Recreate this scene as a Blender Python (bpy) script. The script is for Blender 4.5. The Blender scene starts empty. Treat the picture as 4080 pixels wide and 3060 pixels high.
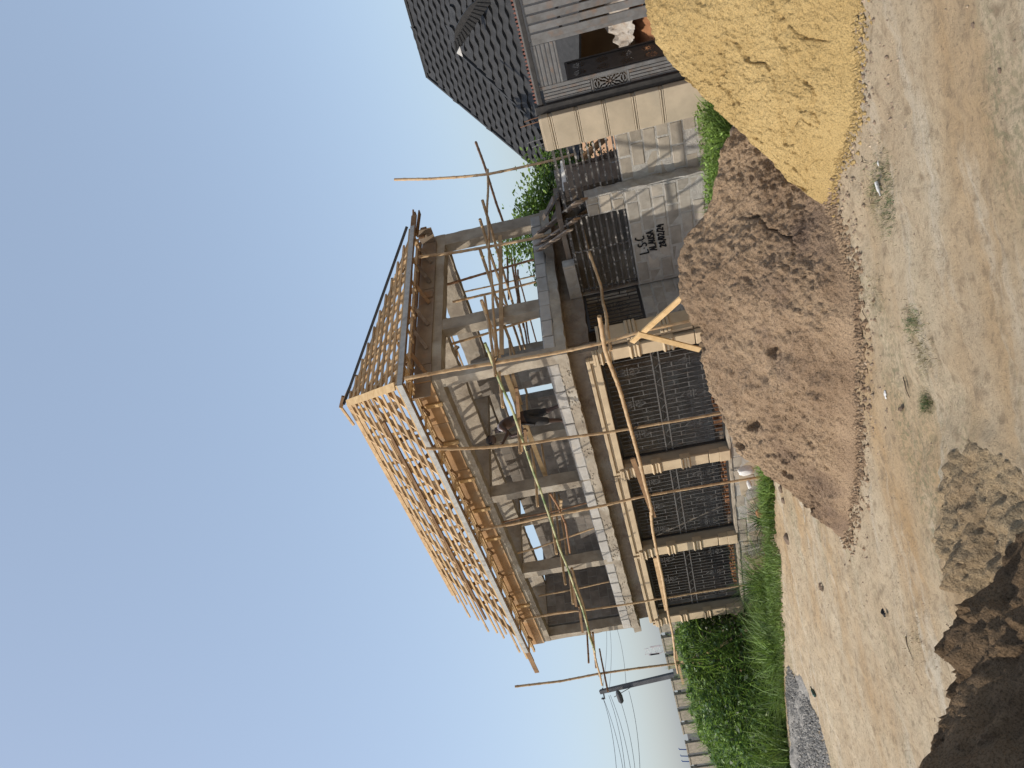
import bpy, bmesh, math, random
import numpy as np
from mathutils import Vector, Matrix
random.seed(11)
rng = np.random.default_rng(11)
sc = bpy.context.scene
col = sc.collection
R = math.radians

# ---------------------------------------------------------------- camera
F_PX = 3300.0                       # focal length in pixels of the 4080 px frame
ROLL, PITCH, YAW = R(11.4), R(7.8), R(-46.3)
EYE = np.array([0.0, 0.0, 2.0])
RT = np.array([1.0, 0, 0])
FW = np.array([0, math.cos(PITCH), math.sin(PITCH)])
UP = np.array([0, -math.sin(PITCH), math.cos(PITCH)])
CR, SR = math.cos(ROLL), math.sin(ROLL)
cam_d = bpy.data.cameras.new('camera')
cam = bpy.data.objects.new('camera', cam_d)
col.objects.link(cam)
sc.camera = cam
cam_d.sensor_width = 36.0
cam_d.lens = F_PX / 4080 * 36.0
cam_d.clip_start = 0.05
cam_d.clip_end = 3000
xv = -RT * SR - UP * CR             # the phone was held upright: picture right is world down
yv = RT * CR - UP * SR
zv = -FW
cam.matrix_world = Matrix(((xv[0], yv[0], zv[0], EYE[0]), (xv[1], yv[1], zv[1], EYE[1]),
                           (xv[2], yv[2], zv[2], EYE[2]), (0, 0, 0, 1)))
sc.render.resolution_x = 1024
sc.render.resolution_y = 768

# ---------------------------------------------------------------- sky, sun, exposure
SUN = np.array([-0.774, -0.159, 1.0]); SUN /= np.linalg.norm(SUN)
SUN_EL = math.asin(SUN[2])
SUN_AZ = math.atan2(SUN[0], SUN[1])          # clockwise from +Y
world = bpy.data.worlds.new('World')
sc.world = world
world.use_nodes = True
wn = world.node_tree
for n in list(wn.nodes):
    wn.nodes.remove(n)
sky = wn.nodes.new('ShaderNodeTexSky')
sky.sky_type = 'NISHITA'
sky.sun_disc = False
sky.sun_elevation = SUN_EL
sky.sun_rotation = SUN_AZ
sky.altitude = 0
sky.air_density = 1.0
sky.dust_density = 2.4
sky.ozone_density = 1.0
hs = wn.nodes.new('ShaderNodeHueSaturation')
hs.inputs['Saturation'].default_value = 0.95
bg = wn.nodes.new('ShaderNodeBackground')
bg.inputs['Strength'].default_value = 0.112
wo = wn.nodes.new('ShaderNodeOutputWorld')
hz = wn.nodes.new('ShaderNodeMix'); hz.data_type = 'RGBA'      # dry-season haze evens the whole dome out
hz.inputs[0].default_value = 0.36
hz.inputs[7].default_value = (2.65, 3.25, 3.95, 1)
wn.links.new(sky.outputs[0], hs.inputs['Color'])
wn.links.new(hs.outputs[0], hz.inputs[6])
wn.links.new(hz.outputs[2], bg.inputs[0])
wn.links.new(bg.outputs[0], wo.inputs[0])
sl = bpy.data.lights.new('sun', 'SUN')
sl.energy = 2.3
sl.angle = R(0.6)
sl.color = (1.0, 0.93, 0.82)
so = bpy.data.objects.new('sun', sl)
col.objects.link(so)
so.rotation_euler = Vector(SUN).to_track_quat('Z', 'Y').to_euler()
so.location = (-20, -5, 30)
sc.view_settings.view_transform = 'Standard'
sc.view_settings.look = 'None'
sc.view_settings.exposure = 0.8
sc.view_settings.gamma = 1.0

# ---------------------------------------------------------------- geometry of the place
def ray(x, y):
    u, v = 1530 - y, x - 2040
    cx = u * CR - v * SR
    cy = u * SR + v * CR
    return (RT * cx - UP * cy + FW * F_PX) / F_PX
AX = np.array([math.sin(YAW), math.cos(YAW), 0])     # along the long facade, away to the left
BX = np.array([math.cos(YAW), -math.sin(YAW), 0])    # along the short facade, away to the right
CORNER = np.array([0.354, 15.5, 0.0])                # upper corner of the house nearest the viewer
ANG_B = math.atan2(BX[1], BX[0])
ANG_A = math.atan2(AX[1], AX[0])
def W(a, b, z):
    return CORNER + AX * a + BX * b + np.array([0, 0, z])
def loc(P):
    d = np.asarray(P) - CORNER
    return (float(d @ AX), float(d @ BX), float(P[2]))
def on_plane(x, y, n, p0):
    d = ray(x, y)
    t = ((p0 - EYE) @ n) / (d @ n)
    return EYE + d * t
def pA(x, y, b):      # point on a plane parallel to the long facade
    return on_plane(x, y, BX, W(0, b, 0))
def pB(x, y, a):      # point on a plane parallel to the short facade
    return on_plane(x, y, AX, W(a, 0, 0))
def pZ(x, y, z=0.0):
    d = ray(x, y)
    return EYE + d * ((z - 2.0) / d[2])
def pY(x, y, Y):
    d = ray(x, y)
    return EYE + d * (Y / d[1])

# ---------------------------------------------------------------- numeric noise
def _hash(ix, iy, iz, s):
    h = (ix * 374761393 + iy * 668265263 + iz * 2147483647 + s * 1274126177) & 0xffffffff
    h = ((h ^ (h >> 13)) * 1274126177) & 0xffffffff
    return ((h ^ (h >> 16)) & 0xffff) / 65535.0
def vnoise(P, s=0):
    P = np.asarray(P, float)
    i = np.floor(P).astype(np.int64)
    f = P - i
    f = f * f * (3 - 2 * f)
    r = 0
    for dx in (0, 1):
        wx = f[:, 0] if dx else 1 - f[:, 0]
        for dy in (0, 1):
            wy = f[:, 1] if dy else 1 - f[:, 1]
            for dz in (0, 1):
                wz = f[:, 2] if dz else 1 - f[:, 2]
                r = r + wx * wy * wz * _hash(i[:, 0] + dx, i[:, 1] + dy, i[:, 2] + dz, s)
    return r * 2 - 1
def fbm(P, scale, octv=4, s=0, gain=0.5):
    P = np.asarray(P, float) * scale
    r = 0; a = 1.0
    for o in range(octv):
        r = r + a * vnoise(P + o * 17.3, s + o)
        P = P * 2.03; a *= gain
    return r

# ---------------------------------------------------------------- materials
def nd(t, kind, **kw):
    n = t.nodes.new(kind)
    for k, v in kw.items():
        setattr(n, k, v)
    return n
def mat(name, c1, c2=None, scale=3.0, rough=0.85, bump=0.3, bscale=20.0, detail=6, vary=0.0, stretch=None,
        c3=None, scale3=0.8, metal=0.0, island=0.0, lo=0.35, hi=0.65, bdist=0.02, spec=0.25, translucent=0.0, c3lo=0.55, c3hi=0.75):
    m = bpy.data.materials.new(name)
    m.use_nodes = True
    t = m.node_tree
    b = t.nodes['Principled BSDF']
    b.inputs['Roughness'].default_value = rough
    b.inputs['Metallic'].default_value = metal
    b.inputs['Specular IOR Level'].default_value = spec
    tc = nd(t, 'ShaderNodeTexCoord')
    oi = nd(t, 'ShaderNodeObjectInfo')
    vec = tc.outputs['Object']
    ad = nd(t, 'ShaderNodeVectorMath', operation='ADD')
    mu = nd(t, 'ShaderNodeMath', operation='MULTIPLY')
    mu.inputs[1].default_value = 37.0
    t.links.new(oi.outputs['Random'], mu.inputs[0])
    t.links.new(vec, ad.inputs[0]); t.links.new(mu.outputs[0], ad.inputs[1])
    vec = ad.outputs[0]
    if stretch:
        mp = nd(t, 'ShaderNodeMapping')
        mp.inputs['Scale'].default_value = stretch
        t.links.new(vec, mp.inputs['Vector'])
        vec = mp.outputs[0]
    c2 = c2 or tuple(x * 0.8 for x in c1)
    nz = nd(t, 'ShaderNodeTexNoise')
    nz.inputs['Scale'].default_value = scale
    nz.inputs['Detail'].default_value = detail
    nz.inputs['Roughness'].default_value = 0.6
    t.links.new(vec, nz.inputs['Vector'])
    mr = nd(t, 'ShaderNodeMapRange')
    mr.inputs['From Min'].default_value = lo; mr.inputs['From Max'].default_value = hi
    t.links.new(nz.outputs['Fac'], mr.inputs['Value'])
    mx = nd(t, 'ShaderNodeMix', data_type='RGBA')
    mx.inputs[6].default_value = (*c1, 1); mx.inputs[7].default_value = (*c2, 1)
    t.links.new(mr.outputs[0], mx.inputs[0])
    out = mx.outputs[2]
    if c3:
        n3 = nd(t, 'ShaderNodeTexNoise')
        n3.inputs['Scale'].default_value = scale3
        n3.inputs['Detail'].default_value = 5
        t.links.new(vec, n3.inputs['Vector'])
        m3 = nd(t, 'ShaderNodeMapRange')
        m3.inputs['From Min'].default_value = c3lo; m3.inputs['From Max'].default_value = c3hi
        t.links.new(n3.outputs['Fac'], m3.inputs['Value'])
        x3 = nd(t, 'ShaderNodeMix', data_type='RGBA')
        x3.inputs[7].default_value = (*c3, 1)
        t.links.new(m3.outputs[0], x3.inputs[0]); t.links.new(out, x3.inputs[6])
        out = x3.outputs[2]
    if vary or island:
        hv = nd(t, 'ShaderNodeHueSaturation')
        src = oi.outputs['Random']
        if island:
            g = nd(t, 'ShaderNodeNewGeometry')
            src = g.outputs['Random Per Island']
        r = nd(t, 'ShaderNodeMapRange')
        k = island or vary
        r.inputs['To Min'].default_value = 1 - k; r.inputs['To Max'].default_value = 1 + k
        t.links.new(src, r.inputs['Value'])
        t.links.new(r.outputs[0], hv.inputs['Value'])
        t.links.new(out, hv.inputs['Color'])
        out = hv.outputs[0]
    t.links.new(out, b.inputs['Base Color'])
    if bump:
        nb = nd(t, 'ShaderNodeTexNoise')
        nb.inputs['Scale'].default_value = bscale
        nb.inputs['Detail'].default_value = 8
        nb.inputs['Roughness'].default_value = 0.65
        t.links.new(vec, nb.inputs['Vector'])
        bp = nd(t, 'ShaderNodeBump')
        bp.inputs['Strength'].default_value = bump
        bp.inputs['Distance'].default_value = bdist
        t.links.new(nb.outputs['Fac'], bp.inputs['Height'])
        t.links.new(bp.outputs[0], b.inputs['Normal'])
    if translucent:
        tr = nd(t, 'ShaderNodeBsdfTranslucent')
        t.links.new(out, tr.inputs['Color'])
        ms = nd(t, 'ShaderNodeMixShader')
        ms.inputs[0].default_value = translucent
        o = t.nodes['Material Output']
        t.links.new(b.outputs[0], ms.inputs[1]); t.links.new(tr.outputs[0], ms.inputs[2])
        t.links.new(ms.outputs[0], o.inputs['Surface'])
    return m

M = {}
M['concrete'] = mat('raw_concrete', (0.375, 0.325, 0.255), (0.24, 0.20, 0.155), 2.5, 0.9, 0.6, 14, vary=0.08, c3=(0.42, 0.39, 0.33), scale3=1.6)
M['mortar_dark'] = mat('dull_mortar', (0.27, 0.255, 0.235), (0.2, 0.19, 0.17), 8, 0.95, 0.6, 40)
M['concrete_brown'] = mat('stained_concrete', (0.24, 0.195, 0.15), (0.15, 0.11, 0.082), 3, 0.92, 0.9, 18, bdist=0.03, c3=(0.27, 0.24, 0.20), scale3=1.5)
M['block'] = mat('cement_block', (0.35, 0.32, 0.275), (0.25, 0.225, 0.19), 5, 0.93, 0.5, 60, vary=0.16, c3=(0.39, 0.34, 0.28), scale3=2.4)
M['block_inner'] = mat('shade_toned_inner_block', (0.225, 0.20, 0.175), (0.15, 0.132, 0.115), 4, 0.93, 0.5, 50, island=0.18, c3=(0.26, 0.22, 0.18), scale3=1.2)  # same blocks as outside, colour darkened to stand in for interior shade
M['block_pale'] = mat('pale_cement_block', (0.42, 0.40, 0.37), (0.34, 0.32, 0.29), 5, 0.93, 0.5, 60, vary=0.12, c3=(0.44, 0.39, 0.33), scale3=2.4)
M['block_beige'] = mat('weathered_block', (0.36, 0.315, 0.255), (0.27, 0.235, 0.19), 4, 0.93, 0.6, 50, vary=0.14, c3=(0.42, 0.38, 0.31), scale3=2.0)
M['mortar'] = mat('mortar', (0.43, 0.41, 0.37), (0.32, 0.30, 0.27), 8, 0.95, 0.9, 40, bdist=0.03)
M['render'] = mat('cement_render', (0.42, 0.345, 0.25), (0.33, 0.275, 0.20), 2.0, 0.85, 0.15, 30, vary=0.05, c3=(0.30, 0.26, 0.20), scale3=1.2)
M['mould'] = mat('beige_moulding', (0.52, 0.41, 0.27), (0.43, 0.33, 0.215), 3.0, 0.8, 0.12, 40)
M['timber'] = mat('sawn_timber', (0.54, 0.385, 0.22), (0.36, 0.235, 0.125), 4, 0.75, 0.2, 40, vary=0.22, stretch=(1, 1, 1))
M['timber_old'] = mat('old_timber', (0.27, 0.165, 0.085), (0.17, 0.10, 0.055), 4, 0.85, 0.3, 40, vary=0.25)
M['timber_pale'] = mat('pale_timber', (0.60, 0.42, 0.22), (0.46, 0.30, 0.14), 7, 0.75, 0.25, 40, vary=0.15)
M['plank_grey'] = mat('grey_plank', (0.25, 0.20, 0.155), (0.15, 0.115, 0.09), 6, 0.9, 0.5, 50, vary=0.3)
M['ply'] = mat('formwork_ply', (0.43, 0.265, 0.135), (0.29, 0.175, 0.09), 2.5, 0.75, 0.2, 25, vary=0.15, c3=(0.34, 0.27, 0.19), scale3=2.2)
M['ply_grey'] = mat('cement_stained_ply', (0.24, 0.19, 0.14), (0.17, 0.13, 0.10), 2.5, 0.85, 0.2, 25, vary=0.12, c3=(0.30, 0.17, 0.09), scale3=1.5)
M['zinc'] = mat('zinc_sheet', (0.40, 0.40, 0.38), (0.30, 0.30, 0.29), 8, 0.6, 0.25, 30, c3=(0.22, 0.20, 0.18), scale3=4, spec=0.4)
M['bamboo'] = mat('bamboo', (0.50, 0.355, 0.205), (0.34, 0.22, 0.12), 5, 0.6, 0.15, 50, vary=0.16, c3=(0.20, 0.115, 0.055), scale3=6, c3lo=0.62, c3hi=0.8)
M['bamboo_dark'] = mat('brown_bamboo', (0.27, 0.15, 0.08), (0.17, 0.09, 0.05), 5, 0.65, 0.15, 50, vary=0.2)
M['bamboo_green'] = mat('green_bamboo', (0.50, 0.46, 0.27), (0.13, 0.19, 0.08), 3.5, 0.55, 0.15, 50)
M['black_iron'] = mat('black_painted_iron', (0.018, 0.017, 0.017), (0.035, 0.032, 0.03), 10, 0.5, 0.1, 50, spec=0.4)
M['grey_iron'] = mat('grey_primer_iron', (0.15, 0.15, 0.15), (0.10, 0.095, 0.09), 6, 0.55, 0.25, 60, vary=0.06, c3=(0.16, 0.11, 0.08), scale3=5, spec=0.4)
M['rail_iron'] = mat('cement_spattered_iron', (0.11, 0.10, 0.095), (0.06, 0.055, 0.05), 9, 0.65, 0.4, 80, vary=0.1, c3=(0.34, 0.32, 0.29), scale3=14, c3lo=0.55, c3hi=0.62)
M['rust'] = mat('rusty_rod', (0.20, 0.11, 0.07), None, 8, 0.8, 0.2)
M['grille_iron'] = mat('dull_grille_iron', (0.13, 0.125, 0.12), (0.08, 0.075, 0.07), 6, 0.6, 0.2, 60, c3=(0.11, 0.08, 0.06), scale3=5, spec=0.35)
M['red_iron'] = mat('red_oxide_iron', (0.17, 0.07, 0.052), None, 6, 0.7, 0.1)
M['roof_tile'] = mat('charcoal_roof_tile', (0.042, 0.042, 0.043), (0.028, 0.028, 0.029), 8, 0.75, 0.3, 120, vary=0.12)
M['earth'] = None
M['clay'] = mat('orange_clay', (0.36, 0.175, 0.085), (0.25, 0.115, 0.055), 6, 0.9, 0.4, 30, vary=0.12)
M['green'] = mat('grass_blade', (0.16, 0.24, 0.045), (0.09, 0.155, 0.032), 2, 0.55, 0, island=0.5, translucent=0.3, spec=0.4, c3=(0.11, 0.16, 0.035), scale3=0.6)
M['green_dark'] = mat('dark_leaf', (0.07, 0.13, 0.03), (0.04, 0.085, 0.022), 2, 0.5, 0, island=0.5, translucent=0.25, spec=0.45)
M['green_bright'] = mat('bright_leaf', (0.22, 0.34, 0.06), (0.12, 0.21, 0.04), 1.2, 0.5, 0, island=0.5, translucent=0.35, spec=0.4, c3=(0.15, 0.165, 0.06), scale3=0.45)
M['dry'] = mat('dry_grass', (0.26, 0.22, 0.12), (0.16, 0.14, 0.07), 3, 0.8, 0, island=0.3)
M['bark'] = mat('bark', (0.10, 0.075, 0.05), (0.06, 0.045, 0.03), 8, 0.95, 0.6, 30)
M['gravel'] = mat('granite_chips', (0.30, 0.28, 0.25), (0.14, 0.135, 0.125), 30, 0.85, 0.3, 60, island=0.5)
M['white_sack'] = mat('white_sack', (0.72, 0.71, 0.68), (0.55, 0.53, 0.50), 8, 0.6, 0.4, 30)
M['pole_concrete'] = mat('dark_concrete_pole', (0.12, 0.12, 0.125), (0.08, 0.08, 0.085), 4, 0.9, 0.2, 30)
M['wire'] = mat('black_cable', (0.03, 0.03, 0.035), None, 4, 0.6, 0)
M['glass_green'] = mat('green_bottle_glass', (0.01, 0.05, 0.035), None, 4, 0.1, 0, spec=0.8)
M['skin'] = mat('dark_skin', (0.065, 0.034, 0.022), (0.05, 0.026, 0.018), 12, 0.5, 0.05, 60, spec=0.45)
M['hair'] = mat('black_hair', (0.012, 0.010, 0.010), None, 30, 0.95, 0.6, 120)
M['shirt'] = mat('white_vest', (0.66, 0.62, 0.62), (0.52, 0.46, 0.46), 10, 0.85, 0.3, 30)
M['trousers'] = mat('black_trousers', (0.022, 0.022, 0.024), (0.05, 0.045, 0.04), 6, 0.8, 0.4, 25)
M['sheet'] = mat('crumpled_pale_sheet', (0.45, 0.42, 0.38), (0.28, 0.22, 0.17), 5, 0.6, 0.5, 15)
M['wall_tan'] = mat('tan_wall', (0.26, 0.17, 0.09), (0.21, 0.135, 0.07), 2, 0.9, 0.1)
M['black'] = mat('black_marker', (0.012, 0.012, 0.014), None, 10, 0.7, 0)
M['paver_pale'] = mat('pale_fence_block', (0.34, 0.295, 0.235), (0.22, 0.19, 0.15), 7, 0.9, 0.8, 14, vary=0.1)
M['fence_dark'] = mat('dark_fence_block', (0.12, 0.12, 0.125), (0.08, 0.08, 0.085), 5, 0.9, 0.3, 20, vary=0.15)
M['blue'] = mat('blue_paint', (0.03, 0.09, 0.32), None, 5, 0.5, 0)

def sand_mat(name, c1, c2, c3, s1=1.6, bump=0.8, pit=0.5, c4=None):
    m = mat(name, c1, c2, s1, 0.95, 1.0, 34, c3=c3, scale3=1.3, bdist=0.05, spec=0.1, lo=0.38, hi=0.62)
    t = m.node_tree
    b = t.nodes['Principled BSDF']
    old = b.inputs['Base Color'].links[0].from_socket
    v = nd(t, 'ShaderNodeTexNoise')
    v.inputs['Scale'].default_value = 85
    v.inputs['Detail'].default_value = 3
    v.inputs['Roughness'].default_value = 0.75
    tc = [n for n in t.nodes if n.type == 'TEX_COORD'][0]
    t.links.new(tc.outputs['Object'], v.inputs['Vector'])
    mr = nd(t, 'ShaderNodeMapRange')
    mr.inputs['From Min'].default_value = 0.38; mr.inputs['From Max'].default_value = 0.52
    mr.inputs['To Min'].default_value = 1 - pit; mr.inputs['To Max'].default_value = 1.0
    t.links.new(v.outputs['Fac'], mr.inputs['Value'])
    hv = nd(t, 'ShaderNodeHueSaturation')
    t.links.new(mr.outputs[0], hv.inputs['Value'])
    t.links.new(old, hv.inputs['Color'])
    t.links.new(hv.outputs[0], b.inputs['Base Color'])
    return m
M['sand_brown'] = sand_mat('brown_sharp_sand', (0.44, 0.315, 0.205), (0.325, 0.225, 0.145), (0.235, 0.165, 0.12), pit=0.5)
M['sand_yellow'] = sand_mat('yellow_plaster_sand', (0.62, 0.445, 0.20), (0.55, 0.385, 0.165), (0.46, 0.315, 0.135), pit=0.4)
M['laterite'] = sand_mat('heaped_laterite', (0.24, 0.165, 0.10), (0.17, 0.115, 0.07), (0.12, 0.08, 0.05), pit=0.5)

M['loose_earth'] = sand_mat('loose_tan_earth', (0.42, 0.32, 0.20), (0.34, 0.25, 0.155), (0.27, 0.20, 0.125), pit=0.4)
# ground material: pale compacted sand with rusty and greenish drifts, wheel streaks and trampled grit
def ground_mat():
    m = bpy.data.materials.new('compacted_sand')
    m.use_nodes = True
    t = m.node_tree
    b = t.nodes['Principled BSDF']
    b.inputs['Roughness'].default_value = 0.95
    b.inputs['Specular IOR Level'].default_value = 0.1
    tc = nd(t, 'ShaderNodeTexCoord')
    def noise(scale, detail=5, stretch=None, rot=0.0, rough=0.6):
        n = nd(t, 'ShaderNodeTexNoise')
        n.inputs['Scale'].default_value = scale
        n.inputs['Detail'].default_value = detail
        n.inputs['Roughness'].default_value = rough
        if stretch:
            mp = nd(t, 'ShaderNodeMapping')
            mp.inputs['Rotation'].default_value = (0, 0, rot)
            mp.inputs['Scale'].default_value = stretch
            t.links.new(tc.outputs['Object'], mp.inputs['Vector'])
            t.links.new(mp.outputs[0], n.inputs['Vector'])
        else:
            t.links.new(tc.outputs['Object'], n.inputs['Vector'])
        return n.outputs['Fac']
    def ramp(v, lo, hi, a=0.0, c=1.0):
        r = nd(t, 'ShaderNodeMapRange')
        r.inputs['From Min'].default_value = lo; r.inputs['From Max'].default_value = hi
        r.inputs['To Min'].default_value = a; r.inputs['To Max'].default_value = c
        t.links.new(v, r.inputs['Value'])
        return r.outputs[0]
    def mix(f, c1, c2):
        x = nd(t, 'ShaderNodeMix', data_type='RGBA')
        for sk, c in ((6, c1), (7, c2)):
            if isinstance(c, tuple):
                x.inputs[sk].default_value = (*c, 1)
            else:
                t.links.new(c, x.inputs[sk])
        t.links.new(f, x.inputs[0])
        return x.outputs[2]
    rot = -ANG_A
    c = mix(ramp(noise(1.1, 6), 0.35, 0.65), (0.46, 0.355, 0.235), (0.53, 0.435, 0.305))
    c = mix(ramp(noise(0.55, 5, (0.35, 1.3, 1), rot), 0.52, 0.72), c, (0.43, 0.29, 0.155))
    c = mix(ramp(noise(1.3, 6, (0.25, 1.8, 1), rot), 0.56, 0.68, 0, 0.85), c, (0.55, 0.485, 0.38))
    c = mix(ramp(noise(9, 6), 0.52, 0.70, 0, 0.75), c, (0.25, 0.185, 0.12))
    # thin green growth where the ground is not driven on
    g1 = ramp(noise(0.5, 5, (0.5, 1.6, 1), rot), 0.56, 0.66)
    g2 = ramp(noise(24, 5), 0.47, 0.58)
    mm = nd(t, 'ShaderNodeMath', operation='MULTIPLY')
    t.links.new(g1, mm.inputs[0]); t.links.new(g2, mm.inputs[1])
    m2 = nd(t, 'ShaderNodeMath', operation='MULTIPLY'); m2.inputs[1].default_value = 0.55
    t.links.new(mm.outputs[0], m2.inputs[0])
    c = mix(m2.outputs[0], c, (0.16, 0.17, 0.095))
    c = mix(ramp(noise(34, 5, rough=0.85), 0.53, 0.66, 0, 0.75), c, (0.19, 0.145, 0.10))
    # red clay towards the house
    geo = nd(t, 'ShaderNodeNewGeometry')
    sx = nd(t, 'ShaderNodeSeparateXYZ')
    t.links.new(geo.outputs['Position'], sx.inputs[0])
    c = mix(ramp(sx.outputs['Z'], -0.12, -0.4), c, mix(ramp(noise(3), 0.4, 0.6), (0.36, 0.19, 0.095), (0.42, 0.27, 0.16)))
    t.links.new(c, b.inputs['Base Color'])
    bp = nd(t, 'ShaderNodeBump')
    bp.inputs['Strength'].default_value = 0.9
    bp.inputs['Distance'].default_value = 0.045
    t.links.new(noise(22, 10, rough=0.78), bp.inputs['Height'])
    t.links.new(bp.outputs[0], b.inputs['Normal'])
    return m
M['ground'] = ground_mat()

# ---------------------------------------------------------------- object helpers
ORG = {}
def org(o):
    return ORG.get(o.name, np.zeros(3))
def tag(o, label=None, cat=None, group=None, kind=None):
    if label: o['label'] = label
    if cat: o['category'] = cat
    if group: o['group'] = group
    if kind: o['kind'] = kind
    return o
def thing(name, base, label, cat, group=None):
    o = bpy.data.objects.new(name, None)
    o.empty_display_size = 0.3
    col.objects.link(o)
    o.location = base
    ORG[o.name] = np.array(base, float)
    return tag(o, label, cat, group)

class MB:
    def __init__(self):
        self.v = []; self.f = []; self.n = 0
    def add(self, v, f):
        v = np.asarray(v, float)
        self.v.append(v)
        self.f.extend([tuple(i + self.n for i in q) for q in f])
        self.n += len(v)
    def hexa(self, c):       # 8 corners: bottom 4 then top 4
        self.add(c, [(3, 2, 1, 0), (4, 5, 6, 7), (0, 1, 5, 4), (1, 2, 6, 5), (2, 3, 7, 6), (3, 0, 4, 7)])
    def box(self, a0, a1, b0, b1, z0, z1):     # in house coordinates
        p = [W(a0, b0, z0), W(a0, b1, z0), W(a1, b1, z0), W(a1, b0, z0), W(a0, b0, z1), W(a0, b1, z1), W(a1, b1, z1), W(a1, b0, z1)]
        self.hexa(p)
    def bar(self, p, q, w, h, up=(0, 0, 1)):
        p = np.array(p, float); q = np.array(q, float)
        d = q - p; L = np.linalg.norm(d)
        if L < 1e-6: return
        d /= L
        s = np.cross(d, up)
        if np.linalg.norm(s) < 1e-3: s = np.cross(d, (1, 0, 0))
        s /= np.linalg.norm(s)
        u = np.cross(s, d)
        s *= w / 2; u *= h / 2
        self.hexa([p - s - u, p + s - u, q + s - u, q - s - u, p - s + u, p + s + u, q + s + u, q - s + u])
    def tube(self, pts, r, n=8, cap=True):
        pts = np.array(pts, float)
        rr = np.broadcast_to(np.asarray(r, float), (len(pts),))
        t = np.gradient(pts, axis=0)
        t /= np.linalg.norm(t, axis=1)[:, None] + 1e-12
        ref = np.array([0, 0, 1.0]) if abs(t[0][2]) < 0.9 else np.array([1.0, 0, 0])
        V = []
        for i in range(len(pts)):
            s = np.cross(t[i], ref); s /= np.linalg.norm(s)
            u = np.cross(s, t[i])
            ref = u
            for k in range(n):
                an = 2 * math.pi * k / n
                V.append(pts[i] + rr[i] * (math.cos(an) * s + math.sin(an) * u))
            # keep ref roughly perpendicular
        Fc = []
        for i in range(len(pts) - 1):
            for k in range(n):
                k2 = (k + 1) % n
                Fc.append((i * n + k, i * n + k2, (i + 1) * n + k2, (i + 1) * n + k))
        if cap:
            Fc.append(tuple(range(n))[::-1])
            Fc.append(tuple((len(pts) - 1) * n + k for k in range(n)))
        self.add(V, Fc)
    def build(self, name, m, parent=None, smooth=False, bevel=0.0, origin=None):
        v = np.vstack(self.v)
        if parent is not None:
            o0 = org(parent)
        elif origin is not None:
            o0 = np.array(origin, float)
        else:
            o0 = np.array([v[:, 0].mean(), v[:, 1].mean(), v[:, 2].min()])
        me = bpy.data.meshes.new(name)
        me.from_pydata((v - o0).tolist(), [], self.f)
        me.update()
        if smooth:
            me.polygons.foreach_set('use_smooth', [True] * len(me.polygons))
        me.materials.append(m)
        o = bpy.data.objects.new(name, me)
        col.objects.link(o)
        if parent is not None:
            o.parent = parent
        else:
            o.location = o0
        ORG[o.name] = o0
        if bevel:
            bv = o.modifiers.new('bevel', 'BEVEL')
            bv.width = bevel; bv.segments = 2
            bv.limit_method = 'ANGLE'
        return o

def box(name, m, parent, a0, a1, b0, b1, z0, z1, bevel=0.0, **kw):
    g = MB(); g.box(a0, a1, b0, b1, z0, z1)
    return g.build(name, m, parent, bevel=bevel, **kw)

def rough_box(name, m, parent, a0, a1, b0, b1, z0, z1, amp=0.008, step=0.11, scale=5.0):
    """a cast concrete member: every face is a fine grid pushed about by noise so arrises and faces are uneven"""
    g = MB()
    la, lb, lz = a1 - a0, b1 - b0, z1 - z0
    def face(o, du, dv, lu, lv):
        nu = max(1, int(round(lu / step))); nv = max(1, int(round(lv / step)))
        uu, vv = np.meshgrid(np.linspace(0, 1, nu + 1), np.linspace(0, 1, nv + 1), indexing='ij')
        P = np.array(o)[None] + uu.reshape(-1, 1) * np.array(du)[None] + vv.reshape(-1, 1) * np.array(dv)[None]
        D = np.stack([fbm(P, scale, 3, s) for s in (1, 5, 9)], 1) * amp
        P = P + D
        Wd = CORNER + P[:, :1] * AX + P[:, 1:2] * BX + P[:, 2:3] * np.array([0, 0, 1.0])
        f = []
        for i in range(nu):
            for j in range(nv):
                q = i * (nv + 1) + j
                f.append((q, q + nv + 1, q + nv + 2, q + 1))
        g.add(Wd, f)
    face((a0, b0, z0), (la, 0, 0), (0, 0, lz), la, lz)
    face((a0, b1, z0), (la, 0, 0), (0, 0, lz), la, lz)
    face((a0, b0, z0), (0, lb, 0), (0, 0, lz), lb, lz)
    face((a1, b0, z0), (0, lb, 0), (0, 0, lz), lb, lz)
    face((a0, b0, z0), (la, 0, 0), (0, lb, 0), la, lb)
    face((a0, b0, z1), (la, 0, 0), (0, lb, 0), la, lb)
    return g.build(name, m, parent)

# -- shared block meshes
BL, BH, BT = 0.452, 0.222, 0.222
_blk = {}
def block_mesh(var, m):
    key = (var, m.name)
    if key in _blk: return _blk[key]
    bm = bmesh.new()
    bmesh.ops.create_cube(bm, size=1.0)
    for v in bm.verts:
        v.co = Vector((v.co.x * BL, v.co.y * BT, v.co.z * BH))
    bmesh.ops.bevel(bm, geom=bm.edges[:], offset=0.013, segments=1, affect='EDGES')
    rr = random.Random(var * 7 + 3)
    for v in bm.verts:
        v.co += Vector((rr.uniform(-1, 1), rr.uniform(-1, 1), rr.uniform(-1, 1))) * 0.0045
    me = bpy.data.meshes.new('block')
    bm.to_mesh(me); bm.free()
    me.materials.append(m)
    _blk[key] = me
    return me
def piece(me, name, parent, P, rotz=0.0, scale=(1, 1, 1), rot=None):
    o = bpy.data.objects.new(name, me)
    col.objects.link(o)
    o.parent = parent
    o.location = np.array(P) - org(parent)
    o.rotation_euler = rot if rot is not None else (0, 0, rotz)
    o.scale = scale
    return o
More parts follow.
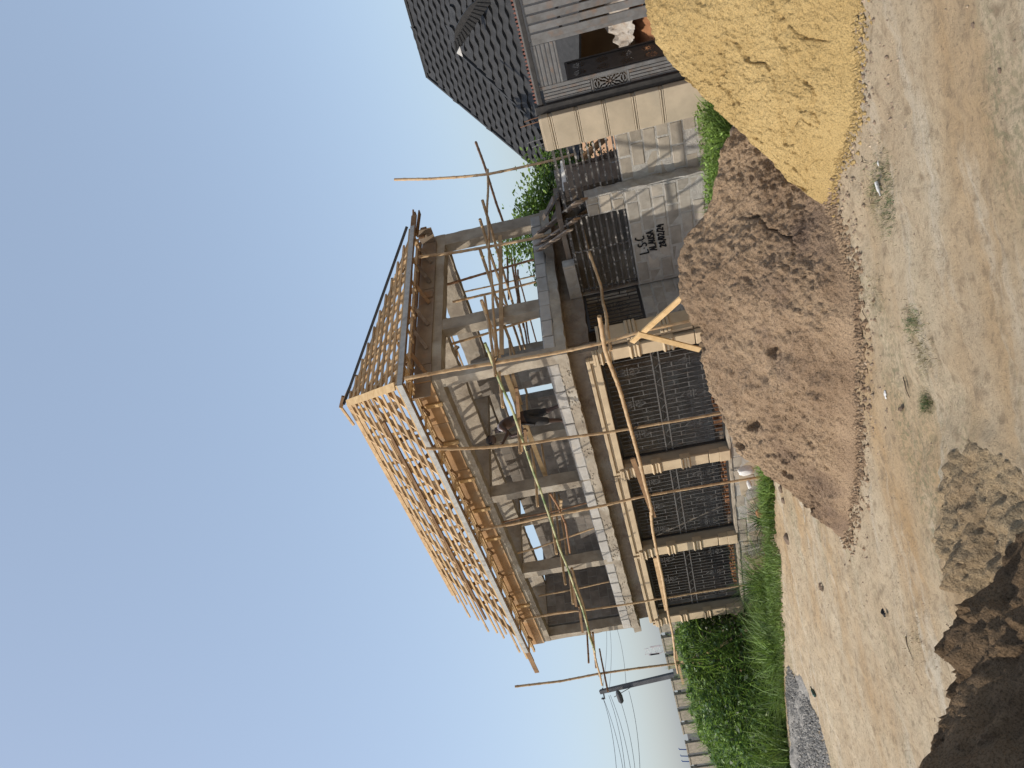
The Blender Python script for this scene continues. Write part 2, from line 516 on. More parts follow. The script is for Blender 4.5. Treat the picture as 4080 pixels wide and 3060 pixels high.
def block_wall(parent, axis, const, s0, s1, z0, z1, openings=(), m=None, mort=None, joined=None, thick=0.222,
               top_ragged=0.0, jit=0.005, name='block', core=True, phase=0.0, recess=0.0045):
    m = m or M['block']; mort = mort or M['mortar']
    rh = 0.243; rl = 0.472
    g = MB()
    rows = max(1, int(round((z1 - z0) / rh)))
    rh = (z1 - z0) / rows
    for r in range(rows):
        za, zb = z0 + r * rh, z0 + (r + 1) * rh
        zm = (za + zb) / 2
        iv = [(s0, s1)]
        for (oa, ob, oz0, oz1) in openings:
            if oz0 < zm < oz1:
                nv = []
                for p, q in iv:
                    if ob <= p or oa >= q: nv.append((p, q)); continue
                    if oa > p: nv.append((p, oa))
                    if ob < q: nv.append((ob, q))
                iv = nv
        for p, q in iv:
            if q - p < 0.04: continue
            if core:
                c0, c1 = const + recess, const + thick - recess
                if axis == 'A': g.box(p, q, c0, c1, za, zb + 0.0005)
                else: g.box(c0, c1, p, q, za, zb + 0.0005)
            off = (rl / 2 if r % 2 else 0) + phase
            k = math.floor((p - off) / rl)
            x = off + k * rl
            while x < q:
                xa, xb = max(x, p), min(x + rl, q)
                if xb - xa > 0.07 and not (r == rows - 1 and random.random() < top_ragged):
                    L = xb - xa - random.uniform(0.022, 0.034)
                    c = (xa + xb) / 2
                    dj = random.uniform(-jit, jit)
                    P = W(c, const + thick / 2 + dj, zm) if axis == 'A' else W(const + thick / 2 + dj, c, zm)
                    hz = (rh - 0.027) / BH
                    if joined is not None:
                        h = L / 2; t2 = thick / 2
                        if axis == 'A': joined.box(c - h, c + h, const + dj, const + thick + dj, zm - rh / 2 + 0.01, zm + rh / 2 - 0.01)
                        else: joined.box(const + dj, const + thick + dj, c - h, c + h, zm - rh / 2 + 0.01, zm + rh / 2 - 0.01)
                    else:
                        piece(block_mesh(random.randrange(4), m), name, parent, P,
                              rot=(random.uniform(-.012, .012), random.uniform(-.012, .012), (ANG_A if axis == 'A' else ANG_B) + random.uniform(-.01, .01) + (math.pi if random.random() < .5 else 0)),
                              scale=(L / BL, thick / BT, hz))
                x += rl
    if core:
        g.build('mortar_bed', mort, parent)

def blades(n, pos_fn, h_rng, w_rng, lean=0.6, droop=0.5, seg=3, az=None):
    """a mesh of many curved grass blades"""
    P = pos_fn(n); n = len(P)
    h = rng.uniform(*h_rng, n); w = rng.uniform(*w_rng, n)
    a = rng.uniform(0, 2 * math.pi, n)
    ln = rng.uniform(0.1, lean, n)
    d = np.stack([np.cos(a), np.sin(a), np.zeros(n)], 1)
    s = np.stack([-np.sin(a + rng.uniform(-.6, .6, n)), np.cos(a), np.zeros(n)], 1)
    rows = []
    for k in range(seg + 1):
        t = k / seg
        c = P + d * (ln * t * h)[:, None] * (0.6 + droop * t)[..., None] if False else P + d * (ln * h * t * (0.5 + droop * t))[:, None]
        c = c + np.array([0, 0, 1.0]) * (h * t * (1 - 0.35 * ln * t))[:, None]
        wd = w * (1 - t) ** 0.8 * 0.5
        if k == seg:
            rows.append(c[:, None, :])
        else:
            rows.append(np.stack([c - s * wd[:, None], c + s * wd[:, None]], 1))
    V = np.concatenate(rows, 1).reshape(-1, 3)
    per = 2 * seg + 1
    base = np.arange(n)[:, None] * per
    fs = []
    for k in range(seg - 1):
        fs.append((base + np.array([[2 * k, 2 * k + 1, 2 * k + 3, 2 * k + 2]])).tolist())
    quads = [tuple(q) for f in fs for q in f]
    tri = (base + np.array([[2 * seg - 2, 2 * seg - 1, 2 * seg]])).tolist()
    return V, quads + [tuple(q) for q in tri]
def leaves(P, size, flat=0.9):
    n = len(P)
    a = rng.uniform(0, 2 * math.pi, n)
    u = np.stack([np.cos(a), np.sin(a), rng.uniform(-.6, .6, n)], 1)
    u /= np.linalg.norm(u, axis=1)[:, None]
    r = rng.normal(size=(n, 3)); r[:, 2] += 1.0 * flat
    v = np.cross(u, r); v /= np.linalg.norm(v, axis=1)[:, None]
    s = rng.uniform(size[0], size[1], n)[:, None]
    V = np.stack([P - u * s, P - v * s * .42, P + u * s, P + v * s * .42], 1).reshape(-1, 3)
    b = np.arange(n)[:, None] * 4
    return V, [tuple(q) for q in (b + np.array([[0, 1, 2, 3]])).tolist()]
# ================================================================ GROUND
def smooth(x, e0, e1):
    t = np.clip((x - e0) / (e1 - e0), 0, 1)
    return t * t * (3 - 2 * t)
def ground_h(X, Y):
    P = np.stack([X, Y, np.zeros_like(X)], 1)
    d = P - CORNER
    a = d @ AX; b = d @ BX
    edge = -2.75 - 0.13 * np.clip(a - 2, 0, 20) + 0.15 * vnoise(P * 0.9, 3)
    edge = np.where(a < -0.5, -1.6 + 0 * a, edge)
    s = smooth(b, edge, edge + 1.6)
    drop = np.where(a < -1.5, -0.28, -0.52)
    h = s * drop
    near = np.exp(-((X / 25) ** 2 + ((Y - 8) / 25) ** 2))
    h = h + near * (0.022 * fbm(P, 0.7, 3, 5) + 0.018 * fbm(P, 7.0, 4, 8, gain=0.7))
    # wheel ruts running along the road
    q = b + 6.2 + 0.35 * np.sin(a * 0.5)
    for off in (0.0, 1.5, 2.9):
        h = h - near * 0.022 * np.exp(-((q - off) / 0.11) ** 2) * (1 + 0.5 * np.sin(a * 38)) * (1 - s)
    # scuffed patch beside the dark heap
    r = np.hypot((X + 1.75) / 0.95, (Y - 5.35) / 1.05)
    h = h + 0.15 * np.exp(-r ** 4) * (0.8 + 0.75 * fbm(P, 3.5, 5, 21, gain=0.65))
    return h
def axis_coords(lo, hi, step, far):
    c = list(np.arange(lo, hi + 1e-6, step))
    x, s = hi, step
    while x < far:
        s *= 1.35; x += s; c.append(x)
    x, s = lo, step
    pre = []
    while x > -far:
        s *= 1.35; x -= s; pre.append(x)
    return np.array(pre[::-1] + c)
gx = axis_coords(-11, 9, 0.055, 900)
gy = axis_coords(2.5, 21, 0.055, 900)
XX, YY = np.meshgrid(gx, gy, indexing='ij')
HH = ground_h(XX.ravel(), YY.ravel())
me = bpy.data.meshes.new('ground')
V = np.stack([XX.ravel(), YY.ravel(), HH], 1)
nx, ny = len(gx), len(gy)
ii, jj = np.meshgrid(np.arange(nx - 1), np.arange(ny - 1), indexing='ij')
q = (ii * ny + jj).ravel()
Fq = np.stack([q, q + ny, q + ny + 1, q + 1], 1)
me.vertices.add(len(V)); me.vertices.foreach_set('co', V.ravel())
me.loops.add(Fq.size); me.loops.foreach_set('vertex_index', Fq.ravel().astype(np.int32))
me.polygons.add(len(Fq)); me.polygons.foreach_set('loop_start', (np.arange(len(Fq)) * 4).astype(np.int32))
me.update(calc_edges=True)
me.polygons.foreach_set('use_smooth', [True] * len(Fq))
me.materials.append(M['ground'])
g = bpy.data.objects.new('ground', me); col.objects.link(g)
tag(g, 'pale compacted sandy road with wheel marks in front of the houses', None, None, 'structure')
def gz(P):
    P = np.atleast_2d(P)
    return ground_h(P[:, 0], P[:, 1])
def on_ground(x, y):          # picture point carried down to the ground surface
    z = 0.0
    for _ in range(4):
        p = pZ(x, y, z); z = float(gz(p)[0])
    p[2] = z
    return p

# ================================================================ HEAPS OF SAND
D = 1.8445
def heap(name, colsd, m, label, cat, slope=0.7, back=1.0, amp=0.05, lump=0.0, nu=300, nv=170, cracks=0.0, seed=0, kinds=None, fine=1.0):
    """a heap lofted between its front foot, its crest and its back foot, with slumps, lumps and cracks"""
    C0 = []; F0 = []
    for (cx, cy, fx, fy) in colsd:
        f = pZ(fx * D, fy * D, 0.0)
        d = ray(cx * D, cy * D)
        rh = math.hypot(d[0], d[1]); df = math.hypot(f[0], f[1])
        t = (2 + slope * df) / (slope * rh - d[2])
        C0.append(EYE + d * t); F0.append(f)
    C0 = np.array(C0); F0 = np.array(F0)
    C0[:, 2] = np.maximum(C0[:, 2], 0.0)
    k = np.linspace(0, len(C0) - 1, nu)
    def interp(Q):
        return np.stack([np.interp(k, np.arange(len(Q)), Q[:, i]) for i in range(3)], 1)
    Cc, Fc = interp(C0), interp(F0)
    ker = np.ones(7) / 7
    def sm(Q):
        R_ = Q.copy()
        for i in range(3):
            R_[3:-3, i] = np.convolve(Q[:, i], ker, 'valid')
        return R_
    Cc, Fc = sm(Cc), sm(Fc)
    hd = Cc - Fc; hd[:, 2] = 0
    Bk = Cc + hd * back; Bk[:, 2] = 0
    Vs = []
    tv = np.linspace(-0.06, 1.0, nv)
    nb = nv // 3
    tb = np.linspace(0, 1.08, nb)[1:]
    for t in tv:
        P = Fc + (Cc - Fc) * t
        P[:, 2] = Cc[:, 2] * (max(t, 0) ** 0.92) - (0.06 if t <= 0 else 0) * 1.0
        Vs.append(P)
    for t in tb:
        P = Cc + (Bk - Cc) * t
        P[:, 2] = Cc[:, 2] * (1 - min(t, 1)) ** 1.05 - (0.06 if t > 1 else 0)
        Vs.append(P)
    V = np.array(Vs)                         # rows x nu x 3
    rows = V.shape[0]
    P = V.reshape(-1, 3)
    env = smooth(P[:, 2], -0.02, 0.25) * 0.85 + 0.15
    dz = amp * fbm(P, 1.6, 4, seed)
    dz += amp * 0.55 * fbm(P, 7.0, 4, seed + 9, gain=0.6) * fine
    dz += 0.026 * fbm(P, 24, 3, seed + 19, gain=0.8) * fine
    if lump:
        b1 = vnoise(P * 5.2, seed + 31)
        dz -= lump * smooth(b1, 0.60, 0.72) * smooth(vnoise(P * 1.1, seed + 35), -0.15, 0.25) * (0.6 + 0.4 * vnoise(P * 9, seed + 33))
    if cracks:
        c1 = np.abs(fbm(P * np.array([1, 1, 1.6]), 1.5, 3, seed + 41))
        msk = smooth(vnoise(P * 0.9, seed + 51), 0.05, 0.35)
        dz -= cracks * (1 - smooth(c1, 0.0, 0.055)) * msk
    out = np.array([0.0, -0.55, 0.8])
    P2 = P + out * (dz * env)[:, None]
    P2[:, 2] = np.where(P[:, 2] < 0, P[:, 2], P2[:, 2])
    f = []
    for r in range(rows - 1):
        o = r * nu
        for c in range(nu - 1):
            f.append((o + c, o + c + 1, o + nu + c + 1, o + nu + c))
    gmb = MB(); gmb.add(P2, f)
    ob = gmb.build(name, m, None, smooth=True)
    tag(ob, label, cat)
    return ob, C0, F0
brown = [(1822, 1168, 1828, 1172), (1765, 1112, 1836, 1118), (1705, 1062, 1842, 1060), (1645, 1010, 1847, 1000), (1600, 968, 1850, 940),
         (1560, 905, 1853, 885), (1528, 850, 1857, 825), (1502, 750, 1858, 740), (1486, 680, 1855, 680), (1471, 620, 1845, 615), (1470, 572, 1832, 565),
         (1480, 515, 1815, 510), (1512, 465, 1798, 462), (1545, 400, 1785, 420), (1562, 340, 1765, 380), (1585, 285, 1750, 340), (1650, 230, 1740, 300), (1735, 200, 1745, 280)]
heap('sand_pile', brown, M['sand_brown'], 'long heap of brown sharp sand with cracks and pits before the unfinished house', 'sand pile',
     slope=0.66, amp=0.07, lump=0.20, cracks=0.17, seed=3, fine=0.8)
yellow = [(1784, 446, 1790, 450), (1745, 425, 1797, 432), (1700, 392, 1803, 400), (1650, 335, 1815, 350), (1600, 287, 1834, 305), (1540, 237, 1846, 255), (1500, 192, 1849, 212),
          (1478, 165, 1850, 172), (1440, 118, 1851, 120), (1420, 80, 1853, 70), (1404, 10, 1856, 10), (1392, -80, 1858, -80), (1400, -200, 1860, -200), (1480, -330, 1862, -310), (1650, -430, 1865, -400), (1850, -480, 1868, -470)]
heap('sand_pile', yellow, M['sand_yellow'], 'tall heap of smooth yellow plastering sand beside the slatted metal gate', 'sand pile',
     slope=0.72, amp=0.05, lump=0.03, cracks=0.03, seed=77, fine=0.55)
# dark laterite heap at the near edge of the road: mostly outside the frame, its unseen peak raised to shade the visible flank
def field_heap(name, cx, cy, rx, ry, h, m, label, cat, rot=0.0, n=230, seed=0, amp=0.12, kind=None, sharp=1.0, group=None, flat=0.0, floor=-0.05, fa=0.035):
    g_ = np.linspace(-1, 1, n)
    U_, V_ = np.meshgrid(g_, g_, indexing='ij')
    r = np.hypot(U_, V_)
    ca, sa = math.cos(rot), math.sin(rot)
    X = cx + rx * U_ * ca - ry * V_ * sa
    Y = cy + rx * U_ * sa + ry * V_ * ca
    P = np.stack([X.ravel(), Y.ravel(), np.zeros(X.size)], 1)
    rr = np.clip(r.ravel() + 0.10 * fbm(P, 0.9, 3, seed), 0, 2)
    z = h * np.clip(1 - rr, 0, 1) ** sharp
    if flat: z = np.minimum(z, flat)
    env = smooth(z, 0, 0.3)
    z = z + env * (amp * fbm(P, 1.7, 5, seed + 3, gain=0.6) + fa * fbm(P, 7, 5, seed + 7, gain=0.7))
    z = np.where(rr >= 1, floor, z) + gz(P)
    P[:, 2] = z
    ox = env * 0.05
    P[:, 0] += ox * fbm(P, 3.1, 3, seed + 13); P[:, 1] += ox * fbm(P, 3.1, 3, seed + 17)
    f = []
    for i in range(n - 1):
        for j in range(n - 1):
            if rr[i * n + j] < 1.05 or rr[(i + 1) * n + j + 1] < 1.05:
                f.append((i * n + j, (i + 1) * n + j, (i + 1) * n + j + 1, i * n + j + 1))
    g2 = MB(); g2.add(P, f)
    o = g2.build(name, m, None, smooth=True)
    return tag(o, label, cat, group, kind)
field_heap('earth_mound', -4.56, 2.64, 3.75, 3.75, 6.0, M['laterite'], 'rough shaded mound of dumped brown earth at the near edge of the road', 'earth mound', rot=0.25, seed=5, amp=0.13, sharp=1.58, n=420, fa=0.048)
# grey granite chippings by the weeds
gc = pZ(3230, 2930)
field_heap('gravel_heap', gc[0] - 1.3, gc[1] + 0.9, 2.9, 1.7, 0.35, M['gravel'], 'low heap of grey granite chippings at the edge of the tall weeds', 'gravel heap', rot=ANG_A, seed=9, amp=0.05, n=120)
def stones(n, fn, s, m, name, label, kind='stuff', cat=None):
    g_ = MB()
    P = fn(n)
    base = np.array([(1, 0, 0), (0, 1, 0), (-1, 0, 0), (0, -1, 0), (0, 0, 1), (0, 0, -.6)], float)
    fc = [(0, 1, 4), (1, 2, 4), (2, 3, 4), (3, 0, 4), (1, 0, 5), (2, 1, 5), (3, 2, 5), (0, 3, 5)]
    sz = rng.uniform(s[0], s[1], len(P)) ** 1.0
    allv = P[:, None, :] + (base[None] * rng.uniform(0.6, 1.3, (len(P), 6, 1))) * sz[:, None, None]
    ff = []
    for i in range(len(P)):
        ff += [tuple(k + i * 6 for k in q) for q in fc]
    g_.add(allv.reshape(-1, 3), ff)
    o = g_.build(name, m)
    return tag(o, label, cat, None, kind)
def scatter_ab(n, a0, a1, b0, b1, dz=0.0):
    a = rng.uniform(a0, a1, n); b = rng.uniform(b0, b1, n)
    P = CORNER + a[:, None] * AX + b[:, None] * BX
    P[:, 2] = gz(P) + dz
    return P
def scatter_xy(n, x0, x1, y0, y1, dz=0.0):
    P = np.stack([rng.uniform(x0, x1, n), rng.uniform(y0, y1, n) , np.zeros(n)], 1)
    P[:, 2] = gz(P) + dz
    return P
def gravel_fn(n):
    P = scatter_xy(n, gc[0] - 4.2, gc[0] + 0.9, gc[1] - 1.6, gc[1] + 3.4)
    d = P - CORNER; 
    loc2 = (P[:, :2] - np.array([gc[0] - 1.3, gc[1] + 0.9]))
    al = loc2 @ AX[:2] / 3.0; be = loc2 @ BX[:2] / 1.8
    r = np.hypot(al, be)
    P = P[r < 1.05]; r = r[r < 1.05]
    P[:, 2] += np.clip(1 - r, 0, 1) * 0.33
    return P
stones(26000, gravel_fn, (0.012, 0.034), M['gravel'], 'gravel', 'loose grey granite chippings spread over the low heap')
M['pebble'] = mat('pebble', (0.34, 0.27, 0.19), (0.20, 0.14, 0.10), 9, 0.9, 0.2, island=0.4)
def pebble_fn(n):
    P = scatter_xy(n, -7, 4, 3.2, 17)
    w = vnoise(P * 0.8, 4)
    return P[w > rng.uniform(-0.7, 0.5, len(P))]
stones(4500, pebble_fn, (0.003, 0.010), M['pebble'], 'pebbles', 'small pebbles and crumbs of earth on the sandy road')
def rim_fn(n):      # crumbs along the foot of both sand heaps
    P = []
    for c in (brown, yellow):
        F = np.array([pZ(fx * D, fy * D) for (_, _, fx, fy) in c])
        k = rng.uniform(0, len(F) - 1.001, n // 2)
        i = k.astype(int); f = (k - i)[:, None]
        Q = F[i] * (1 - f) + F[i + 1] * f
        Q[:, :2] += rng.normal(0, 0.3, (len(Q), 2))
        P.append(Q)
    P = np.vstack(P)
    P[:, 2] = gz(P)
    return P
stones(1500, rim_fn, (0.006, 0.022), M['pebble'], 'earth_crumbs', 'crumbs of sand and stone scattered round the feet of the sand heaps')

def clod_fn(n):      # clods that have rolled off the brown heap
    F = np.array([pZ(fx * D, fy * D) for (_, _, fx, fy) in brown[:15]])
    k = rng.uniform(0, len(F) - 1.001, n); i = k.astype(int); f = (k - i)[:, None]
    Q = F[i] * (1 - f) + F[i + 1] * f
    Q[:, 1] -= np.abs(rng.normal(0, 0.16, n)) - 0.05; Q[:, 0] += rng.normal(0, .08, n)
    Q[:, 2] = gz(Q) + .004
    return Q
stones(1500, clod_fn, (0.006, 0.034), M['sand_brown'], 'sand_clods', 'clods of brown sand spilled along the foot of the long heap')
def clod_y(n):
    F = np.array([pZ(fx * D, fy * D) for (_, _, fx, fy) in yellow[:11]])
    k = rng.uniform(0, len(F) - 1.001, n); i = k.astype(int); f = (k - i)[:, None]
    Q = F[i] * (1 - f) + F[i + 1] * f
    Q[:, 1] -= np.abs(rng.normal(0, 0.12, n)) - 0.05; Q[:, 0] += rng.normal(0, .07, n)
    Q[:, 2] = gz(Q) + .003
    return Q
stones(1300, clod_y, (0.005, 0.024), M['sand_yellow'], 'sand_clods', 'crumbs of yellow sand spilled along the foot of the tall heap')
field_heap('earth_clods', -1.8, 5.25, .95, .8, .13, M['loose_earth'], 'low spread of loose brown earth beside the shaded mound', 'earth heap', seed=61, amp=.045, n=130, fa=.03)

# ================================================================ UNFINISHED HOUSE
house = thing('unfinished_house', W(5, 2.4, -0.5), 'two storey unfinished house of grey blocks and raw concrete under a bare timber roof frame', 'house')
H = house
ZS0, ZS1 = 3.0, 3.19
LA = 10.43                       # length of the long facade
rough_box('slab', M['concrete'], H, 0.0, LA + 0.02, 0.0, 4.95, ZS0, ZS1, amp=0.016, step=0.09)
rough_box('slab_ledge', M['concrete'], H, LA - 0.3, LA + 0.34, 0.03, 0.5, ZS0 - 0.03, ZS1 - 0.03, amp=0.012, step=0.07)
# lumps of dropped mortar along the lower edge of the slab front
g = MB()
for i in range(300):
    a = rng.uniform(0.1, LA); z = rng.uniform(ZS0 + 0.0, ZS1 + 0.02); r = rng.uniform(0.010, 0.03)
    p = W(a, -0.003, z)
    g.bar(p - AX * r, p + AX * r, r * 0.35, r * 0.8, up=(rng.uniform(-.4, .4), rng.uniform(-.4, .4), 1))
o = g.build('mortar_splash', M['concrete'], H, bevel=0.004); tag(o, kind='stuff')
# ground storey beam band and posts
GB = 0.30                        # ground storey wall face, set back under the slab
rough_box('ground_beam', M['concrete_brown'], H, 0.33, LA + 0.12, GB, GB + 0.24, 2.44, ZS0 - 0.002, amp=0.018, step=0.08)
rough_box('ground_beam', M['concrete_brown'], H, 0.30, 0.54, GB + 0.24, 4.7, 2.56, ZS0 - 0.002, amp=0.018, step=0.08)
PIL = [(0.34, 0.62), (3.93, 4.24), (7.16, 7.50), (10.56, 10.90)]
for i, (pa, pb) in enumerate(PIL):
    pl = box('pillar', M['render'], H, pa + 0.03, pb - 0.03, GB - 0.02, GB + 0.30, 0.12, 2.43)
    # plaster face, base block, two banded mouldings, capital
    box('pillar_face', M['mould'], H, pa, pb, GB - 0.075, GB - 0.022, 0.60, 2.30, bevel=0.008)
    box('pillar_base', M['mould'], H, pa - 0.01, pb + 0.01, GB - 0.10, GB + 0.05, 0.13, 0.36, bevel=0.01)
    box('pillar_base', M['mould'], H, pa - 0.0, pb + 0.0, GB - 0.09, GB + 0.04, 0.362, 0.58, bevel=0.01)
    for zc in (1.10, 1.74, 2.31):
        for dz, pr in ((-0.075, 0.115), (0.0, 0.095), (0.075, 0.125)):
            if zc > 2.2 and dz > 0.05: pr = 0.15
            g = MB()
            n = 10
            prof = [(GB - 0.07 - (pr - 0.07) * math.sin(math.pi * k / n) , zc + dz - 0.036 + 0.072 * k / n) for k in range(n + 1)]
            vs = []
            for (bb, zz) in prof:
                vs.append(W(pa - 0.012, bb, zz)); vs.append(W(pb + 0.012, bb, zz))
            fs = [(2 * k, 2 * k + 1, 2 * k + 3, 2 * k + 2) for k in range(n)]
            vs += [W(pa - 0.012, GB + 0.05, zc + dz - 0.036), W(pb + 0.012, GB + 0.05, zc + dz - 0.036), W(pb + 0.012, GB + 0.05, zc + dz + 0.036), W(pa - 0.012, GB + 0.05, zc + dz + 0.036)]
            m0 = 2 * (n + 1)
            fs += [(m0, m0 + 1, 1, 0), (2 * n, 2 * n + 1, m0 + 2, m0 + 3)]
            fs += [tuple([m0] + [2 * k for k in range(n + 1)] + [m0 + 3]), tuple([m0 + 1] + [2 * k + 1 for k in range(n + 1)] + [m0 + 2])]
            g.add(vs, fs)
            g.build('pillar_band', M['mould'], H)
# corner pillar returns round on the short side
box('pillar_face', M['mould'], H, 0.262, 0.318, GB + 0.03, 0.84, 0.60, 2.30, bevel=0.008)
for zc in (1.10, 1.74, 2.31):
    for dz in (-0.075, 0.0, 0.075):
        box('pillar_band', M['mould'], H, 0.225, 0.32, GB + 0.03, 0.86, zc + dz - 0.03, zc + dz + 0.03, bevel=0.012)
box('pillar_base', M['mould'], H, 0.24, 0.34, GB + 0.06, 0.86, 0.13, 0.58, bevel=0.01)
# stepped lintel mouldings over each opening
for i in range(3):
    a0, a1 = PIL[i][1], PIL[i + 1][0]
    box('lintel_moulding', M['mould'], H, a0 - 0.13, a1 + 0.13, GB - 0.115, GB - 0.001, 2.625, 2.70, bevel=0.012)
    box('lintel_moulding', M['mould'], H, a0 - 0.11, a1 + 0.11, GB - 0.06, GB - 0.001, 2.572, 2.624, bevel=0.008)
    box('lintel_moulding', M['mould'], H, a0 - 0.03, a1 + 0.03, GB - 0.085, GB - 0.001, 2.445, 2.571, bevel=0.01)
for i, (pa, pb) in enumerate(PIL):
    for dz, pr in ((2.40, 0.10), (2.455, 0.135), (2.505, 0.11)):
        box('capital', M['mould'], H, pa - 0.015, pb + 0.015, GB - pr - 0.02, GB - 0.002, dz, dz + 0.046, bevel=0.01)
    for s_, x in ((-1, pa), (1, pb)):
        if (i == 0 and s_ < 0): continue
        box('lintel_moulding', M['mould'], H, x - 0.13 if s_ > 0 else x + 0.06, x - 0.06 if s_ > 0 else x + 0.13, GB - 0.113, GB - 0.003, 2.55, 2.624, bevel=0.008)
# plinth
rough_box('plinth', M['render'], H, 0.33, LA + 0.45, GB - 0.03, GB + 0.30, -0.70, -0.02, amp=0.03, step=0.10, scale=3)
block_wall(H, 'A', GB - 0.035, 0.4, LA + 0.4, -0.62, 0.11, (), M['block_beige'], M['mortar'], jit=0.012)
rough_box('sill', M['concrete'], H, 0.34, LA + 0.43, GB - 0.06, GB + 0.3, 0.10, 0.145, amp=0.014, step=0.08)
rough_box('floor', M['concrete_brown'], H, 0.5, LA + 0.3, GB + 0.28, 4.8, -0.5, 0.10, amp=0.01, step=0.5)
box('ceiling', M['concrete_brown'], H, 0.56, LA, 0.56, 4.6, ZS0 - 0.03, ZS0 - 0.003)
# clay bricks kept behind the grilles
brk = bpy.data.meshes.new('clay_brick')
bm = bmesh.new(); bmesh.ops.create_cube(bm, size=1.0)
for v in bm.verts: v.co = Vector((v.co.x * 0.10, v.co.y * 0.28, v.co.z * 0.22))
bmesh.ops.bevel(bm, geom=bm.edges[:], offset=0.012, segments=1, affect='EDGES')
bm.to_mesh(brk); bm.free(); brk.materials.append(M['clay'])
bricks = thing('brick_row', W(6, 0.85, 0.10), 'row of orange clay bricks stood along the floor behind the window grilles', 'bricks')
k = 0
for (b0, b1) in ((2.2, 3.75), (4.5, 7.0), (7.7, 10.4)):
    a = b0
    while a < b1:
        hh = random.uniform(.45, 1.15) if b0 < 4 else random.uniform(.25, .75)
        piece(brk, 'brick', bricks, W(a, 0.82 + random.uniform(-.03, .03), 0.10 + .11 * hh + .02), scale=(1, 1, hh), rot=(random.uniform(-.1, .1), random.uniform(-.1, .1), ANG_A + random.uniform(-.15, .15)))
        a += 0.118 + random.random() * 0.02; k += 1
# inner walls of the ground storey (joined: too many to pick apart)
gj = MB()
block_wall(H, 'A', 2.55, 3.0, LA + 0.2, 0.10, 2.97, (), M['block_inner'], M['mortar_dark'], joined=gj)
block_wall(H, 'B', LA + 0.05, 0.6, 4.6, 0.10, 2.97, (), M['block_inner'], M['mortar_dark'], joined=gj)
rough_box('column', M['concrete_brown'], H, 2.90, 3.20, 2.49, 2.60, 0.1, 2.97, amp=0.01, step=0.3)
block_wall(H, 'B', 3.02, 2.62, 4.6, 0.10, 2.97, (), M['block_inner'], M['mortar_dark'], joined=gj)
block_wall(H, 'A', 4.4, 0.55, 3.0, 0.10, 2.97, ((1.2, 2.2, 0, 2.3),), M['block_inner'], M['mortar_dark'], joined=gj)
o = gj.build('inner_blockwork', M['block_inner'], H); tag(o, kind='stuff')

# ---- window grilles
def spiral(c, r, turns, ua, uz, n=22, start=0.0, hand=1):
    return [c + (ua * math.cos(start + hand * turns * 2 * math.pi * t) + uz * math.sin(start + hand * turns * 2 * math.pi * t)) * r * (1 - 0.8 * t) for t in np.linspace(0, 1, n)]
def scroll_mesh(g, c, ua, s=1.0):
    uz = np.array([0, 0, 1.0])
    g.tube(np.array([c - ua * .13 * s, c, c + ua * .13 * s]), 0.006, 5)
    g.tube(np.array([c - uz * .25 * s, c, c + uz * .25 * s]), 0.006, 5)
    for sa in (-1, 1):
        for sz in (-1, 1):
            cc = c + ua * (0.055 * sa * s) + uz * (0.085 * sz * s)
            sp = spiral(cc, 0.055 * s, 1.35, ua, uz, 18, start=math.pi / 2 * (1 if sz > 0 else -1), hand=sa * sz)
            g.tube(np.array(sp), 0.0055, 5, cap=False)
        g.tube(np.array([c + ua * 0.11 * sa * s + uz * 0.08 * s, c + ua * 0.07 * sa * s + uz * 0.17 * s, c + uz * 0.25 * s]), 0.006, 5)
        g.tube(np.array([c + ua * 0.11 * sa * s - uz * 0.08 * s, c + ua * 0.07 * sa * s - uz * 0.17 * s, c - uz * 0.25 * s]), 0.006, 5)
